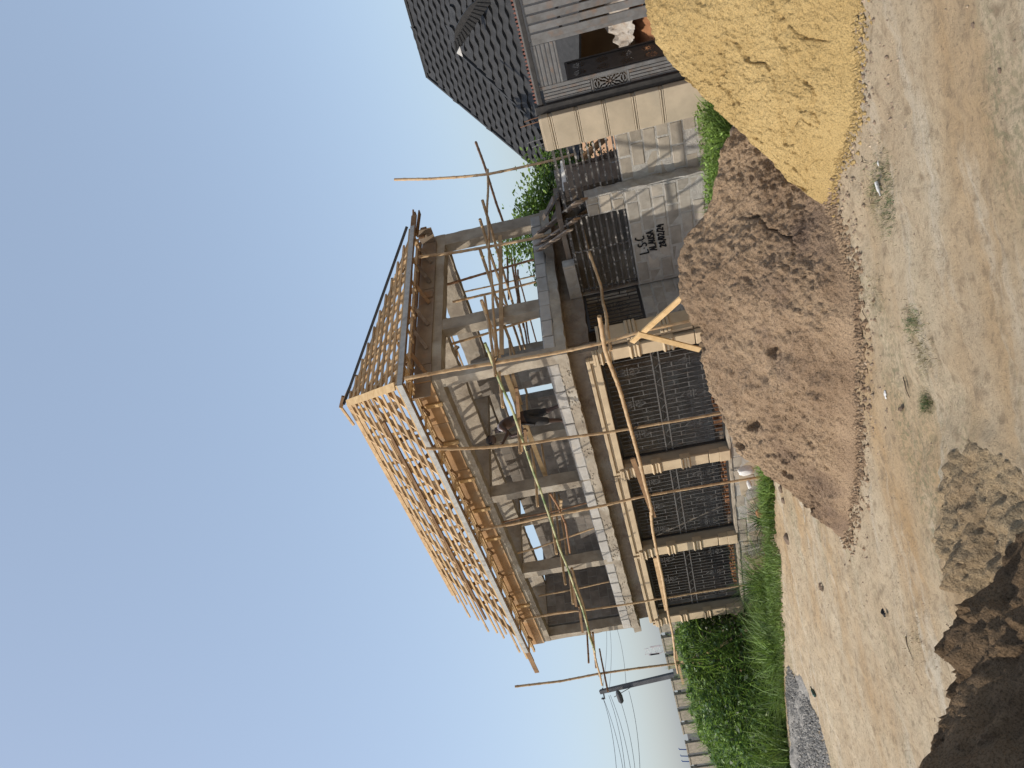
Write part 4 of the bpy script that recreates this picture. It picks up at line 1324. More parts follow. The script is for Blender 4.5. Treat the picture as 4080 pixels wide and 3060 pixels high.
for k in range(nseg):
    i = 3 * k
    fs += [(i, i + 3, i + 4, i + 1), (i + 2, i + 5, i + 3, i)]
tile.from_pydata(vs, [], fs); tile.materials.append(M['roof_tile'])
tile.polygons.foreach_set('use_smooth', [False] * len(tile.polygons))
def in_poly(x, y, poly):
    c = False; n = len(poly)
    for i in range(n):
        x1, y1 = poly[i]; x2, y2 = poly[(i + 1) % n]
        if (y1 > y) != (y2 > y) and x < (x2 - x1) * (y - y1) / (y2 - y1) + x1: c = not c
    return c
tiles_left = [300]
def roof_plane(b0, z0, pitch, poly_px, a_lo, a_hi, t_hi, individual):
    """tiles laid on a slope rising away from the road; the outline is given by points of the slope"""
    up = BX * math.cos(pitch) + np.array([0, 0, 1.0]) * math.sin(pitch)
    nrm = -BX * math.sin(pitch) + np.array([0, 0, 1.0]) * math.cos(pitch)
    O = W(0, b0, z0)
    poly = []
    for (x, y) in poly_px:
        if isinstance(x, str):
            poly.append(y)
        else:
            P = on_plane(x, y, nrm, O); d = P - O
            poly.append((float(d @ AX), float(d @ up)))
    g = MB(); rest = MB()
    P3 = [O + AX * a + up * t - nrm * 0.01 for a, t in poly]
    g.add(P3 + [p - nrm * 0.06 for p in P3], [tuple(range(len(P3))), tuple(range(2 * len(P3) - 1, len(P3) - 1, -1))] + [(i, (i + 1) % len(P3), len(P3) + (i + 1) % len(P3), len(P3) + i) for i in range(len(P3))])
    rf = g.build('roof', M['roof_tile'], nb)
    Rm = Matrix(((-AX[0], up[0], nrm[0]), (-AX[1], up[1], nrm[1]), (-AX[2], up[2], nrm[2]))).to_euler()
    tv = np.array(vs)
    r = 0; t = -0.1
    cells = []
    while t < t_hi:
        a = a_lo + (TW * 0.5 if r % 2 else 0)
        while a < a_hi:
            if in_poly(a - .09, t + TE * 0.5, poly) and in_poly(a + .09, t + TE * 0.5, poly):
                cells.append((a, t))
            a += TW
        t += TE; r += 1
    cells.sort(key=lambda c: c[1] * 0.6 - c[0] * 0.0 + abs(c[0] + 3.5))
    for (a, t) in cells:
        P = O + AX * (a) + up * t
        if individual and tiles_left[0] > 0:
            tiles_left[0] -= 1
            o = bpy.data.objects.new('roof_tile', tile); col.objects.link(o)
            o.parent = rf; o.location = P - org(nb); o.rotation_euler = Rm
        else:
            wv = P + tv[:, :1] * (-AX) + tv[:, 1:2] * up + tv[:, 2:3] * nrm
            rest.add(wv, fs)
    if rest.n:
        o = rest.build('roof_tile', M['roof_tile'], rf); tag(o, kind='stuff')
    return rf, O, up, nrm, poly
def c6(x, y): return (1600 + x / 1.843, y / 1.843)
# main roof
mp, mO, mup, mn, mpoly = roof_plane(9.0, 2.85, R(36), [(1703, 305), (1618, 0), (1560, -200), (2230, -560), (2330, 830), (2215, 730)], -11, 5, 9, True)
# lower wing in front
wp, wO, wup, wn_, wpoly = roof_plane(6.3, 2.80, R(36), [c6(440, 400), c6(350, 300), c6(350, -320), c6(1300, -700), c6(1300, 1180), c6(1052, 952)], -12, 3, 7, True)
def cap_line(p, q, r=0.06):
    g = MB(); g.bar(p, q, r * 2, r); g.build('hip_cap', M['roof_tile'], nb)
def plane_pt(px, O, n): return on_plane(px[0], px[1], n, O) + n * 0.01
cap_line(plane_pt((1703, 305), mO, mn), plane_pt((2235, 748), mO, mn), 0.05)
cap_line(plane_pt((1703, 305), mO, mn), plane_pt((1560, -200), mO, mn), 0.07)
cap_line(plane_pt(c6(440, 400), wO, wn_), plane_pt(c6(1060, 960), wO, wn_), 0.05)
# gablet with dark underside and small white end
def plate(name, m, pts, th=0.05):
    P = np.array(pts); n = np.cross(P[1] - P[0], P[2] - P[0]); n /= np.linalg.norm(n)
    g = MB(); k = len(P)
    g.add(list(P) + [p - n * th for p in P], [tuple(range(k)), tuple(range(2 * k - 1, k - 1, -1))] + [(i, (i + 1) % k, k + (i + 1) % k, k + i) for i in range(k)])
    return g.build(name, m, nb)
gl = [pA(*c6(*p), 6.9) for p in ((405, 385), (388, 300), (392, 205), (440, 115), (490, 45), (580, -30), (690, -40), (435, 335))]
plate('gablet', M['black_iron'], gl)
gb = MB()
for k in range(14):
    f0 = k / 14
    a_ = gl[0] * (1 - f0) + gl[6] * f0; b_ = gl[1] * (1 - f0) + gl[5] * f0
    gb.bar(a_ - BX * .05, b_ - BX * .05, 0.035, 0.035)
o = gb.build('gablet_corrugation', M['roof_tile'], nb)
plate('gablet_end', M['white_sack'], [pA(*c6(*p), 6.8) for p in ((405, 385), (428, 338), (450, 412))])
# yard behind the gate
field_heap('yard_heap', *(W(-3.9, 5.5, 0)[:2]), 2.2, 1.2, 1.2, M['clay'], 'low orange heap of clay inside the gate', 'clay heap', rot=ANG_A, seed=31, amp=0.05, n=60)
def crumple(name, P, rx, ry, h, m, label, cat, seed=0, n=60, rot=0.0):
    g_ = np.linspace(-1, 1, n)
    U_, V_ = np.meshgrid(g_, g_, indexing='ij')
    ca, sa = math.cos(rot), math.sin(rot)
    Q = np.stack([(rx * U_ * ca - ry * V_ * sa).ravel(), (rx * U_ * sa + ry * V_ * ca).ravel(), np.zeros(n * n)], 1)
    r = np.hypot(U_, V_).ravel()
    z = h * np.clip(1 - r ** 2 * 0.8, 0, 1) + 0.35 * h * np.abs(fbm(Q, 4.0 / max(rx, ry), 3, seed)) + 0.12 * h * fbm(Q, 11 / max(rx, ry), 2, seed + 3)
    Q[:, 2] = z
    ok_ = fbm(Q, 3.0 / max(rx, ry), 2, seed + 8)
    Q += np.array(P)
    f = [(i * n + j, (i + 1) * n + j, (i + 1) * n + j + 1, i * n + j + 1) for i in range(n - 1) for j in range(n - 1) if r[i * n + j] < 1 + 0.12 * ok_[i * n + j]]
    g2 = MB(); g2.add(Q, f)
    o = g2.build(name, m, None, smooth=False)
    return tag(o, label, cat)
crumple('plastic_sheet', W(-3.85, 5.3, 0.42), 1.0, 0.55, 0.45, M['sheet'], 'crumpled pale sheet lying on the clay heap inside the gate', 'plastic sheet', 4, rot=ANG_A, n=90)
# ================================================================ BAMBOO SCAFFOLDING
def c1(x, y): return (1300 + x / 1.659, 500 + y / 1.659)
def c2(x, y): return (1300 + x / 2.212, 1400 + y / 2.212)
def c3(x, y): return (1700 + x / 1.746, 1900 + y / 1.746)
def c4(x, y): return (2100 + x / 1.843, 500 + y / 1.843)
def c5(x, y): return (2100 + x / 2.212, 1300 + y / 2.212)
def c7(x, y): return (2000 + x / 2.458, y / 2.458)
def k8(x, y): return (2300 + x / 2.183, 2300 + y / 2.183)
def d7(x, y): return (1800 + x / 2.37, 1300 + y / 2.37)
def d9(x, y): return (2600 + x / 2.074, 1700 + y / 2.074)
M['node'] = M['bamboo_dark']
def bamboo(pts, label, r=0.030, m='bamboo', group=None, taper=0.85, name='bamboo_pole', node=0.30, wob=0.009):
    P = np.array(pts, float)
    sl_ = np.r_[0, np.cumsum(np.linalg.norm(np.diff(P, axis=0), axis=1))]
    L = sl_[-1]
    # stations: every node gets a ring of three
    st = []
    s = 0.0
    off = random.uniform(0.05, node)
    nodes = []
    s = off
    while s < L - 0.02:
        nodes.append(s); s += node * random.uniform(0.85, 1.15)
    base = sorted(set([0.0, L] + [round(x, 4) for x in np.arange(0.12, L, 0.12)]))
    base = [b for b in base if all(abs(b - n_) > 0.03 for n_ in nodes)]
    for n_ in nodes: base += [n_ - 0.022, n_ - 0.008, n_, n_ + 0.010, n_ + 0.026]
    st = np.array(sorted(b for b in base if 0 <= b <= L))
    Q = np.stack([np.interp(st, sl_, P[:, i]) for i in range(3)], 1)
    if len(P) > 2:       # round off the corners of the polyline
        Qs = Q.copy()
        for _ in range(3):
            Qs[1:-1] = 0.25 * Qs[:-2] + 0.5 * Qs[1:-1] + 0.25 * Qs[2:]
        Q = Qs
    sd = random.randrange(1000)
    Q = Q + np.stack([vnoise(np.stack([st * 1.1, st * 0 + sd, st * 0 + k], 1), k) for k in range(3)], 1) * wob * 2
    rr = r * (1 - (1 - taper) * st / L)
    for n_ in nodes:
        dlt = np.abs(st - n_)
        rr = np.where(dlt < 0.004, rr * 1.14, np.where(dlt < 0.012, rr * 1.10, np.where(dlt < 0.027, rr * 0.97, rr)))
    g = MB(); g.tube(Q, rr, 10, cap=False)
    # open hollow ends
    n = 10
    for e, k in ((0, 1), (len(Q) - 1, -1)):
        c = Q[e]; t = Q[e + k] - Q[e]; t /= np.linalg.norm(t)
        ring = g.v[0][e * n:(e + 1) * n]
        inner = c + (ring - c) * 0.68
        deep = inner + t * 0.05
        f = []
        for i in range(n):
            j = (i + 1) % n
            f.append((i, j, n + j, n + i)); f.append((n + i, n + j, 2 * n + j, 2 * n + i))
        f.append(tuple(range(2 * n, 3 * n)))
        g.add(np.vstack([ring, inner, deep]), f)
    o = g.build(name, M[m], None, smooth=True)
    return tag(o, label, 'bamboo pole', group)
def A_(px, b): return pA(px[0], px[1], b)
def B_(px, a): return pB(px[0], px[1], a)
GS = 'upright bamboo scaffold poles'
GL = 'long level bamboo scaffold poles'
GP = 'short bamboo poles poking out of the scaffold'
def foot(p, sink=0.15):
    q = p.copy(); q[2] = gz(q)[0] - sink
    return q
# uprights
def upright(pxs, bs, label, r=0.031, down=None, m='bamboo'):
    pts = [A_(p, b) for p, b in zip(pxs, bs)]
    if down is not None:
        d = pts[-1] - pts[-2]; d /= np.linalg.norm(d)
        k = (pts[-1][2] - down) / max(1e-3, -d[2])
        pts.append(pts[-1] + d * k)
    return bamboo(pts, label, r, m, GS)
upright([(1610, 1508), (1800, 1475.5), (1969, 1449.8), (2171, 1414), (2278, 1394), (2425, 1362), (2561, 1319), (2745, 1281)], [-.72, -.6, -.5, -.42, -.4, -.38, -.36, -.35],
        'bamboo upright at the corner of the house, in front of the splayed plank braces', 0.034, down=-0.55)
upright([(1699, 1786), (1800, 1787), (1950, 1781), (2100, 1770), (2300, 1740), (2520, 1705), (2720, 1671), (2856, 1647)], [-.86, -.8, -.7, -.6, -.5, -.42, -.36, -.32],
        'bamboo upright gripped by the workman, its foot hidden behind the brown sand', 0.030, down=-0.55)
upright([(1915, 2111), (2050, 2085), (2181, 2054), (2358, 2023), (2580, 1974), (2914, 1919), (3029, 1898)], [-.30, -.3, -.28, -.25, -.1, .05, .12],
        'bamboo upright whose foot stands in grass beside the white sack', 0.031, down=-0.7)
upright([(2078, 2467), (2313, 2430), (2560, 2397), (2700, 2376), (2891, 2343)], [-.25, -.2, -.12, -.05, 0.0],
        'greenish bamboo upright crossing the grille nearest the tall weeds', 0.026, down=-0.7)
upright([(2052, 2733), (2240, 2713), (2364, 2690), (2530, 2666), (2703, 2643), (2804, 2634), (2982, 2602)], [-.3] * 7,
        'brown bamboo upright alone beyond the house end with splayed struts at its foot', 0.034, down=-0.7, m='bamboo')
# uprights behind the parapet and in the rooms
upright([c2(1265, 1345), c2(1700, 1245), c2(2212, 1060)], [.30, .30, .30], 'leaning bamboo prop behind the parapet crossing the second column of the long facade', 0.024, m='bamboo')
upright([(1960, 2229), (2130, 2186), (2381, 2103)], [.30, .30, .30], 'brown bamboo prop behind the parapet crossing the second bay of the long facade', 0.024)
upright([(1915, 2100), (2181, 2040), (2345, 2003)], [.12, .12, .12], 'thin brown bamboo tied close behind the third upright', 0.020, m='bamboo_dark')
upright([(2144, 2374), (2300, 2345), (2444, 2316)], [.32, .32, .32], 'pale thin prop in front of the dark end room of the upper storey', 0.022)
upright([(2078, 2468), (2180, 2452), (2312, 2434)], [-.05, -.05, -.05], 'short thin bamboo alongside the greenish upright', 0.018)
def atz(a, b, z): return W(a, b, z)
# right hand group, seen through the short side
def sidepole(pxs, as_, label, r=0.026, m='bamboo_dark', group=GS, extend=0):
    pts = [B_(p, a) for p, a in zip(pxs, as_)]
    return bamboo(pts, label, r, m, group)
sidepole([c1(610, 872), c1(800, 848), c1(960, 822), c1(1070, 805), c1(1370, 752), c1(1535, 712)], [-.35, -.35, -.35, -.35, -.35, -.4],
         'bamboo upright resting on the stack of loose boards at the shaded short side', 0.034, 'bamboo')
sidepole([(1574, 717), (1720, 711), (1842, 703), (1939, 693), (2101, 659), (2204, 637), (2294, 611)], [-1.5] * 7,
         'tall lone bamboo upright between the house and the black neighbouring roof', 0.031, 'bamboo')
sidepole([(1895, 569), (1939, 693), (1978, 822), (2003, 885)], [-.3, -.2, .1, .3], 'sloping brown bamboo whose cut end stands highest beside the lone upright', 0.034)
sidepole([c1(790, 1052), c1(1100, 965), c1(1372, 888)], [.6, .6, .6], 'squared brown prop in the far bay of the short side', 0.030, 'bamboo_dark')
sidepole([c1(838, 1165), c1(1120, 1105), c1(1383, 1035)], [1.2, 1.2, 1.2], 'brown bamboo prop standing in the middle of the far bay of the short side', 0.030, 'bamboo')
sidepole([c1(918, 1103), c1(1160, 1045), c1(1385, 990)], [3.0, 3.0, 3.0], 'thin brown prop deep in the house behind the far bay', 0.024, 'bamboo')
sidepole([c1(788, 1462), c1(1000, 1390), c1(1420, 1255)], [.7, .7, .7], 'bamboo prop in the narrow bay of the short side next to the corner column', 0.028, 'bamboo')
k = 0
for (p, q, a, rr_, lb) in ((c1(1195, 728), c1(1205, 1150), 2.2, .028, 'level brown pole low behind the far bay, nearest the tree'),
                      (c1(1215, 850), c1(1305, 1330), 3.0, .030, 'brown pole slanting down across the far bay behind the level one'),
                      (c1(1262, 955), c1(1268, 1330), 3.6, .028, 'dark pole behind the middle column of the short side'),
                      (c1(1240, 880), c1(1330, 1480), 4.2, .030, 'dark slanting pole seen low through the narrow bay'),
                      (c1(1312, 1240), c1(1348, 1482), 3.9, .026, 'short dark pole in the lowest part of the narrow bay'),
                      (c1(1275, 1000), c1(1392, 1450), 4.8, .024, 'reddish pole slanting furthest out through the narrow bay'),
                      (c1(1120, 1130), c1(1255, 1275), 4.55, .024, 'brown pole passing behind the foot of the middle column')):
    bamboo([B_(p, a), B_(q, a)], lb, rr_, 'bamboo_dark', 'tangle of poles behind the upper storey')
# long level poles
L1 = [(1931, 1370), (1985, 1498), (2036, 1620), (2078, 1739), (2104, 1815), (2137, 1907), (2167, 2000), (2190, 2058), (2236, 2198), (2272, 2295), (2320, 2430), (2352, 2540), (2373, 2600)]
bamboo([A_(p, -.52 if i < 9 else -.50) for i, p in enumerate(L1)], 'long green streaked bamboo running level along the upper storey in front of the workman', 0.026, 'bamboo_green', GL)
L2 = [(2278, 2266), (2300, 2335), (2324, 2404), (2353, 2530), (2381, 2662), (2401, 2731)]
bamboo([A_(p, -.44) for p in L2], 'pale level bamboo running on to the lone upright beyond the end of the house', 0.031, 'bamboo', GL)
L2b = [c3(855, 120), c3(915, 210), c3(965, 330), c3(1000, 530)]
bamboo([A_(p, -.2) for p in L2b], 'short brown level bamboo just behind the green streaked one', 0.026, 'bamboo_dark', GL)
L3 = [(2385, 1262), (2400, 1330), (2407, 1368), (2457, 1521), (2498, 1643), (2520, 1720), (2552, 1842), (2575, 1955), (2597, 2050)]
bamboo([A_(p, -.50) for p in L3], 'thick pale level bamboo crossing the widest barred opening', 0.040, 'bamboo', GL)
L3b = [(2594, 2040), (2600, 2100), (2616, 2186), (2639, 2312), (2653, 2398), (2666, 2451), (2680, 2529), (2689, 2620), (2703, 2683)]
bamboo([A_(p, -.44) for p in L3b], 'pale level bamboo crossing the two barred openings nearest the weeds', 0.033, 'bamboo', GL)
bamboo([A_((2436, 1395), -.50), A_((2420, 1314), -.15), B_((2398, 1151), 0.0), W(-.62, 1.85, 2.22), W(-.85, 2.6, 2.27)],
       'level bamboo running from the corner upright through the rails of the shaded wall opening', 0.033, 'bamboo', GL)
bamboo([B_(p, -.42) for p in ((1945, 675), (1942, 850), (1948, 960), (1951, 1018), (1962, 1180), (1969, 1290), (1972, 1432))], 'level bamboo along the shaded short side, tied to the lone upright', 0.028, 'bamboo', GL)
# poles laid across, ends towards the viewer
pb = 0
for (px, a1, lab, rr_) in (((c1(1035, 490)), 4.6, 'hollow ended bamboo poking out furthest along the short side, nearest the lone upright', .033),
                      ((c1(1012, 615)), 4.2, 'hollow ended bamboo poking out over the far bay, second from the lone upright', .033),
                      ((c1(1017, 818)), 3.6, 'hollow ended bamboo poking out beside the upright on the loose boards', .033),
                      ((c1(1020, 1155)), 3.0, 'hollow ended bamboo poking out in front of the middle column of the short side', .034)):
    p = B_(px, -1.0); l = loc(p)
    bamboo([p, W(a1, l[1] + 0.1, 4.40)], lab, rr_, 'bamboo', GP)
for (px, b1, lab, m_) in (((2003, 1624), 2.2, 'hollow ended bamboo poking out above the workman\'s back', 'bamboo'),
                      ((2076.7, 1809), 2.6, 'hollow ended bamboo poking out beside the workman\'s hand', 'bamboo'),
                      ((2144, 2020), 2.4, 'hollow ended bamboo poking out next to the second column of the long facade', 'bamboo'),
                      ((2220, 2209), 2.4, 'hollow ended bamboo poking out in the bay of the leaning brown prop', 'bamboo'),
                      ((2252, 2329), 2.4, 'hollow ended bamboo poking out just past the third column', 'bamboo'),
                      ((2285, 2407), 2.4, 'hollow ended bamboo poking out in front of the dark end room', 'bamboo'),
                      ((1978, 1497), 1.4, 'short hollow ended bamboo poking out at the corner column', 'bamboo')):
    p = A_(px, -.95); l = loc(p)
    bamboo([p, W(l[0] + 0.05, b1, 4.40)], lab, .029, m_, GP)
bamboo([A_((2345, 2642), -.9), W(10.3, 0.6, 4.36)], 'dark bamboo poking out past the end of the house', .027, 'bamboo_dark', GP)
bamboo([W(11.9, -1.0, 4.2), W(12.1, 0.4, 4.32)], 'dark bamboo crossing behind the lone upright beyond the house', .027, 'bamboo_dark', GP)
bamboo([A_(d7(745, 440), 4.4), A_(d7(765, 510), 4.2)], 'pipe stub sticking out of the rear block wall', 0.045, 'bamboo_dark')
bamboo([W(-.62, 5.25, 6.05), W(-.66, 4.0, 5.98), W(-.66, 1.2, 5.93)], 'thin stick lying along the eaves of the shaded short side', 0.022, 'bamboo_dark', None)

# planks and squared timbers used in the scaffold
def plank(p, q, w, h, m, label, up=(0, 0, 1), name='plank', cat='plank', group=None, wob=0.0):
    g = MB()
    n = 6
    p = np.array(p, float); q = np.array(q, float)
    d = (q - p) / np.linalg.norm(q - p)
    s = np.cross(d, up); s /= np.linalg.norm(s); u = np.cross(s, d)
    vs = []
    for i in range(n + 1):
        t = i / n
        c = p + (q - p) * t + u * wob * math.sin(math.pi * t)
        for (x, y) in ((-1, -1), (1, -1), (1, 1), (-1, 1)):
            vs.append(c + s * w / 2 * x * (1 + random.uniform(-.03, .03)) + u * h / 2 * y)
    fs = []
    for i in range(n):
        for k in range(4):
            fs.append((4 * i + k, 4 * i + (k + 1) % 4, 4 * i + 4 + (k + 1) % 4, 4 * i + 4 + k))
    fs += [(3, 2, 1, 0), (4 * n, 4 * n + 1, 4 * n + 2, 4 * n + 3)]
    g.add(vs, fs)
    o = g.build(name, M[m], None)
    return tag(o, label, cat, group)
pz = lambda px, b: A_(px, b)
fw = (0.69, 0.72, 0)
plank(pz((2518, 1363), -.52), pz((2745, 1160), -.75), 0.10, 0.035, 'timber_pale', 'pale plank brace slanting from the corner upright down towards the marker writing', up=BX)
plank(pz((2540, 1330), -.58), pz((2790, 1393), -.58), 0.105, 0.035, 'timber_pale', 'pale plank brace slanting from the corner upright across the widest barred opening', up=BX)
plank(pz((2712, 2639), -.36), pz((2845, 2590), -.5), 0.06, 0.03, 'timber', 'brown plank strut slanting up through the tall weeds to the lone upright', up=BX)
plank(pz((2845, 2590), -.5), pz((2975, 2510), -.7), 0.075, 0.028, 'timber', 'lower pale length of the strut lost in the tall weeds', up=BX)
plank(pz((2763, 2637), -.36), pz((3015, 2678), -.45), 0.075, 0.028, 'timber', 'orange plank strut slanting away from the lone upright on the side of the gravel', up=BX)
plank(A_(d7(505, 430), .50), A_(d7(895, 1440), .50), 0.095, 0.035, 'timber_pale', 'wide pale scaffold board sloping behind the workman\'s hips', up=BX)
plank(A_(d7(575, 455), .56), A_(d7(655, 735), .56), 0.06, 0.05, 'timber', 'short squared timber behind the wide pale scaffold board', up=BX)
plank(pz((2520, 1826), -.40), pz((2606, 2060), -.40), 0.10, 0.04, 'timber_old', 'dark brown board tied under the thick level bamboo', up=BX)
plank(pz((2609, 2222), -.36), pz((2655, 2430), -.36), 0.09, 0.04, 'timber', 'brown board tied to the level bamboo at the opening nearest the weeds', up=BX)
plank(pz((2690, 2592), -.24), pz((2722, 2725), -.24), 0.07, 0.04, 'timber', 'end board crossing the lone upright above its splayed struts', up=BX)
plank(pz((2362, 2520), -.34), pz((2375, 2660), -.34), 0.055, 0.04, 'timber_old', 'dark batten tied beneath the pale level bamboo past the end of the house', up=BX)
plank(B_((1993, 940), -.06), B_((1999, 1412), -.06), 0.085, 0.035, 'timber', 'brown board fixed level across the two bays of the shaded short side', up=AX)
plank(B_((2000, 1275), .32), B_((2030, 1352), .32), 0.06, 0.03, 'timber', 'short board end beside the middle column of the short side', up=AX)
for (p, q, bb, mm, lb) in ((d7(690, 970), d7(700, 1090), .0, 'timber_old', 'short dark batten under the workman\'s hand'),
                           (c3(1010, 700), c3(1040, 900), -.3, 'timber_old', 'short squared timber under the pale level bamboo'),
                           (c3(935, 160), c3(930, 260), .25, 'timber', 'short upright block of timber on the scaffold near the second column'),
                           (c3(1060, 900), c3(1085, 1080), -.3, 'timber_old', 'dark squared timber at the end of the green streaked bamboo'),
                           (d7(610, 580), d7(660, 1180), -.02, 'timber_old', 'brown squared timber passing behind the workman\'s hands')):
    plank(A_(p, bb), A_(q, bb), 0.06, 0.045, mm, lb, up=BX)
# bamboo ladder frame in the middle room
lad = thing('ladder_frame', W(4.6, 3.0, 3.2), 'rough brown timber frame of crossed rungs in the dark room behind the wide bay', 'frame')
g = MB(); g.tube([A_(d7(620, 1215), 2.6), A_(d7(1200, 1240), 2.6)], .022, 6); g.build('stile', M['bamboo'], lad)
g = MB(); g.tube([A_(d7(630, 1340), 2.6), A_(d7(1220, 1360), 2.6)], .022, 6); g.build('stile', M['bamboo'], lad)
for x in (705, 950, 1080):
    g = MB(); g.tube([A_(d7(x, 1205), 2.56), A_(d7(x + 8, 1372), 2.56)], .016, 6); g.build('rung', M['bamboo'], lad)
g = MB(); g.tube([A_(d7(860, 1270), 2.5), A_(d7(1170, 1200), 2.5)], .02, 6); g.build('brace', M['bamboo'], lad)
bamboo([A_(d7(870, 1480), .35), A_(d7(1215, 1370), .35)], 'thin bamboo leaning up from the parapet to the second column', 0.024, 'bamboo', GS)

# ramp of loose boards from the parapet down to the boundary wall
k = 0
for (p, q, w_, mm, lb, bq) in (((2140, 940), (2310, 800), .17, 'plank_grey', 'topmost old board of the stack sloping down from the parapet', 0),
                               ((2150, 925), (2330, 790), .12, 'timber_old', 'brown board second in the sloping stack', 1),
                               ((2138, 978), (2290, 880), .13, 'plank_grey', 'grey board sloping under the foot of the bamboo upright', 2),
                               ((2145, 1000), (2270, 915), .14, 'plank_grey', 'lowest grey board of the sloping stack', 3),
                               ((2175, 950), (2300, 870), .12, 'timber_old', 'short brown board with split end in the sloping stack', 4),
                               ((2240, 900), (2390, 810), .15, 'timber_old', 'long brown board of the stack passing behind the iron rails', 5)):
    P_ = B_(p, -.04 - 0.02 * bq); a2 = -1.25 - 0.03 * bq
    Q_ = A_(q, 1.82 + .0 * bq) if bq < 5 else A_(q, 2.35)
    plank(P_, Q_, w_, 0.028, mm, lb, up=np.cross(Q_ - P_, (0, 0, 1)) , group='loose boards sloping off the parapet')
for i, (p, q, w_, lb) in enumerate((((2165, 870), (2205, 790), .10, 'weathered grey board sticking up beside the neighbouring roof'),
                                 ((2185, 845), (2225, 775), .09, 'second weathered grey board by the neighbouring roof'),
                                 ((2200, 880), (2250, 790), .12, 'cracked grey board nearest the gate railings'))):
    plank(B_(p, -.2 - .03 * i), A_(q, 2.5 + .05 * i), w_, 0.025, 'plank_grey', lb, up=(0, .3, 1), group='grey boards behind the railings')
# sloping metal sheets and boards seen through the railings
def quad_sheet(name, pts, m, label, cat, th=0.02, group=None, ribs=0):
    P = np.array(pts); n = np.cross(P[1] - P[0], P[2] - P[0]); n /= np.linalg.norm(n)
    g = MB()
    nu_ = 40
    vs = []
    for i in range(nu_ + 1):
        t = i / nu_
        off = n * (0.012 * math.sin(t * ribs * 2 * math.pi)) if ribs else 0
        vs.append(P[0] * (1 - t) + P[1] * t + off); vs.append(P[3] * (1 - t) + P[2] * t + off)
    g.add(vs, [(2 * i, 2 * i + 2, 2 * i + 3, 2 * i + 1) for i in range(nu_)])
    o = g.build(name, M[m], None)
    s_ = o.modifiers.new('thick', 'SOLIDIFY'); s_.thickness = th
    return tag(o, label, cat, group)
quad_sheet('roofing_sheet', [pA(*c6(1180, 1240), 3.2), pA(*c6(1590, 1090), 3.2), pA(*c6(1600, 1300), 3.4), pA(*c6(1200, 1400), 3.4)], 'plank_grey', 'grey corrugated sheet leaning behind the railings beside the gate pillar', 'sheet', ribs=12)
quad_sheet('roofing_sheet', [pA(*c6(1250, 1330), 3.0), pA(*c6(1590, 1170), 3.0), pA(*c6(1600, 1420), 3.1), pA(*c6(1300, 1460), 3.1)], 'zinc', 'dull zinc sheet leaning lowest behind the railings', 'sheet', ribs=14)
plank(pA(*c6(1330, 1160), 2.9), pA(*c6(1500, 1010), 2.9), .13, .03, 'timber_old', 'brown board slanting behind the railings next to the gate pillar', up=BX)
plank(pA(*c6(1180, 1180), 2.7), pA(*c6(1200, 1400), 2.7), .08, .03, 'white_sack', 'white strip behind the topmost railings', up=BX)
# loop of wire and ties at crossings
tie = MB()
for px, b in (((1972, 1432), -.5), ((2104, 1785), -.56), ((2188, 2050), -.42), ((2312, 2428), -.38), ((2425, 1368), -.42), ((2532, 1700), -.46), ((2590, 1972), -.4), ((2655, 2383), -.3), ((2392, 2690), -.38), ((2703, 2648), -.38)):
    c = A_(px, b)
    for k in range(3):
        an = random.uniform(0, 3)
        tie.tube(np.array([c + np.array([math.cos(t + an) * .05, math.sin(an) * .02, math.sin(t) * .055]) for t in np.linspace(0, 6.28, 12)]), 0.004, 4, cap=False)
o = tie.build('lashing_wire', M['wire']); tag(o, 'dark binding wire lashed round the pole crossings', None, None, 'stuff')

# ================================================================ THE WORKMAN
def skin_body(name, joints, edges, radii, m, parent=None, sub=2, root=0, smooth=True):
    me = bpy.data.meshes.new(name)
    o0 = org(parent) if parent is not None else np.array(joints[root], float)
    me.from_pydata([(np.array(j) - o0).tolist() for j in joints], edges, [])
    me.update()
    o = bpy.data.objects.new(name, me); col.objects.link(o)
    if parent is not None: o.parent = parent
    else: o.location = o0
    ORG[o.name] = o0
    me.materials.append(m)
    sk = o.modifiers.new('skin', 'SKIN')
    sk.use_smooth_shade = True
    lay = me.skin_vertices[0].data if me.skin_vertices else None
    if lay is None:
        bm = bmesh.new(); bm.from_mesh(me); bm.verts.layers.skin.verify(); bm.to_mesh(me); bm.free()
        lay = me.skin_vertices[0].data
    for i, r in enumerate(radii):
        lay[i].radius = r if isinstance(r, tuple) else (r, r)
        lay[i].use_root = (i == root)
    sb = o.modifiers.new('sub', 'SUBSURF'); sb.levels = sub; sb.render_levels = sub
    return o
# joints in house coordinates: stands on the parapet facing along +a (towards the far end), bent forward
def Q_(a, b, z): return W(a, b, z)
def jp(x, y, b):
    return loc(A_(d7(x, y), b))
J = dict(
    pelvis=jp(668, 862, .22), waist=jp(615, 872, .22), chest=jp(508, 925, .20), neck0=jp(440, 975, .16), neck=jp(418, 1005, .14),
    hipL=jp(690, 893, .15), kneeL=jp(868, 893, .06), ankL=jp(1040, 885, .10), toeL=jp(1092, 935, .06),
    hipR=jp(690, 835, .33), kneeR=jp(862, 812, .34), ankR=jp(1020, 748, .24), toeR=jp(1052, 752, .18),
    shL=jp(462, 945, .02), elL=jp(530, 1002, -.22), wrL=jp(488, 1092, -.52), haL=jp(468, 1132, -.60),
    shR=jp(475, 950, .34), elR=jp(560, 1040, .16), wrR=jp(668, 1010, .10), haR=jp(690, 985, .10))
names = ['pelvis', 'waist', 'chest', 'neck0', 'neck', 'hipL', 'kneeL', 'ankL', 'toeL', 'hipR', 'kneeR', 'ankR', 'toeR', 'shL', 'elL', 'wrL', 'haL', 'shR', 'elR', 'wrR', 'haR']
idx = {n: i for i, n in enumerate(names)}
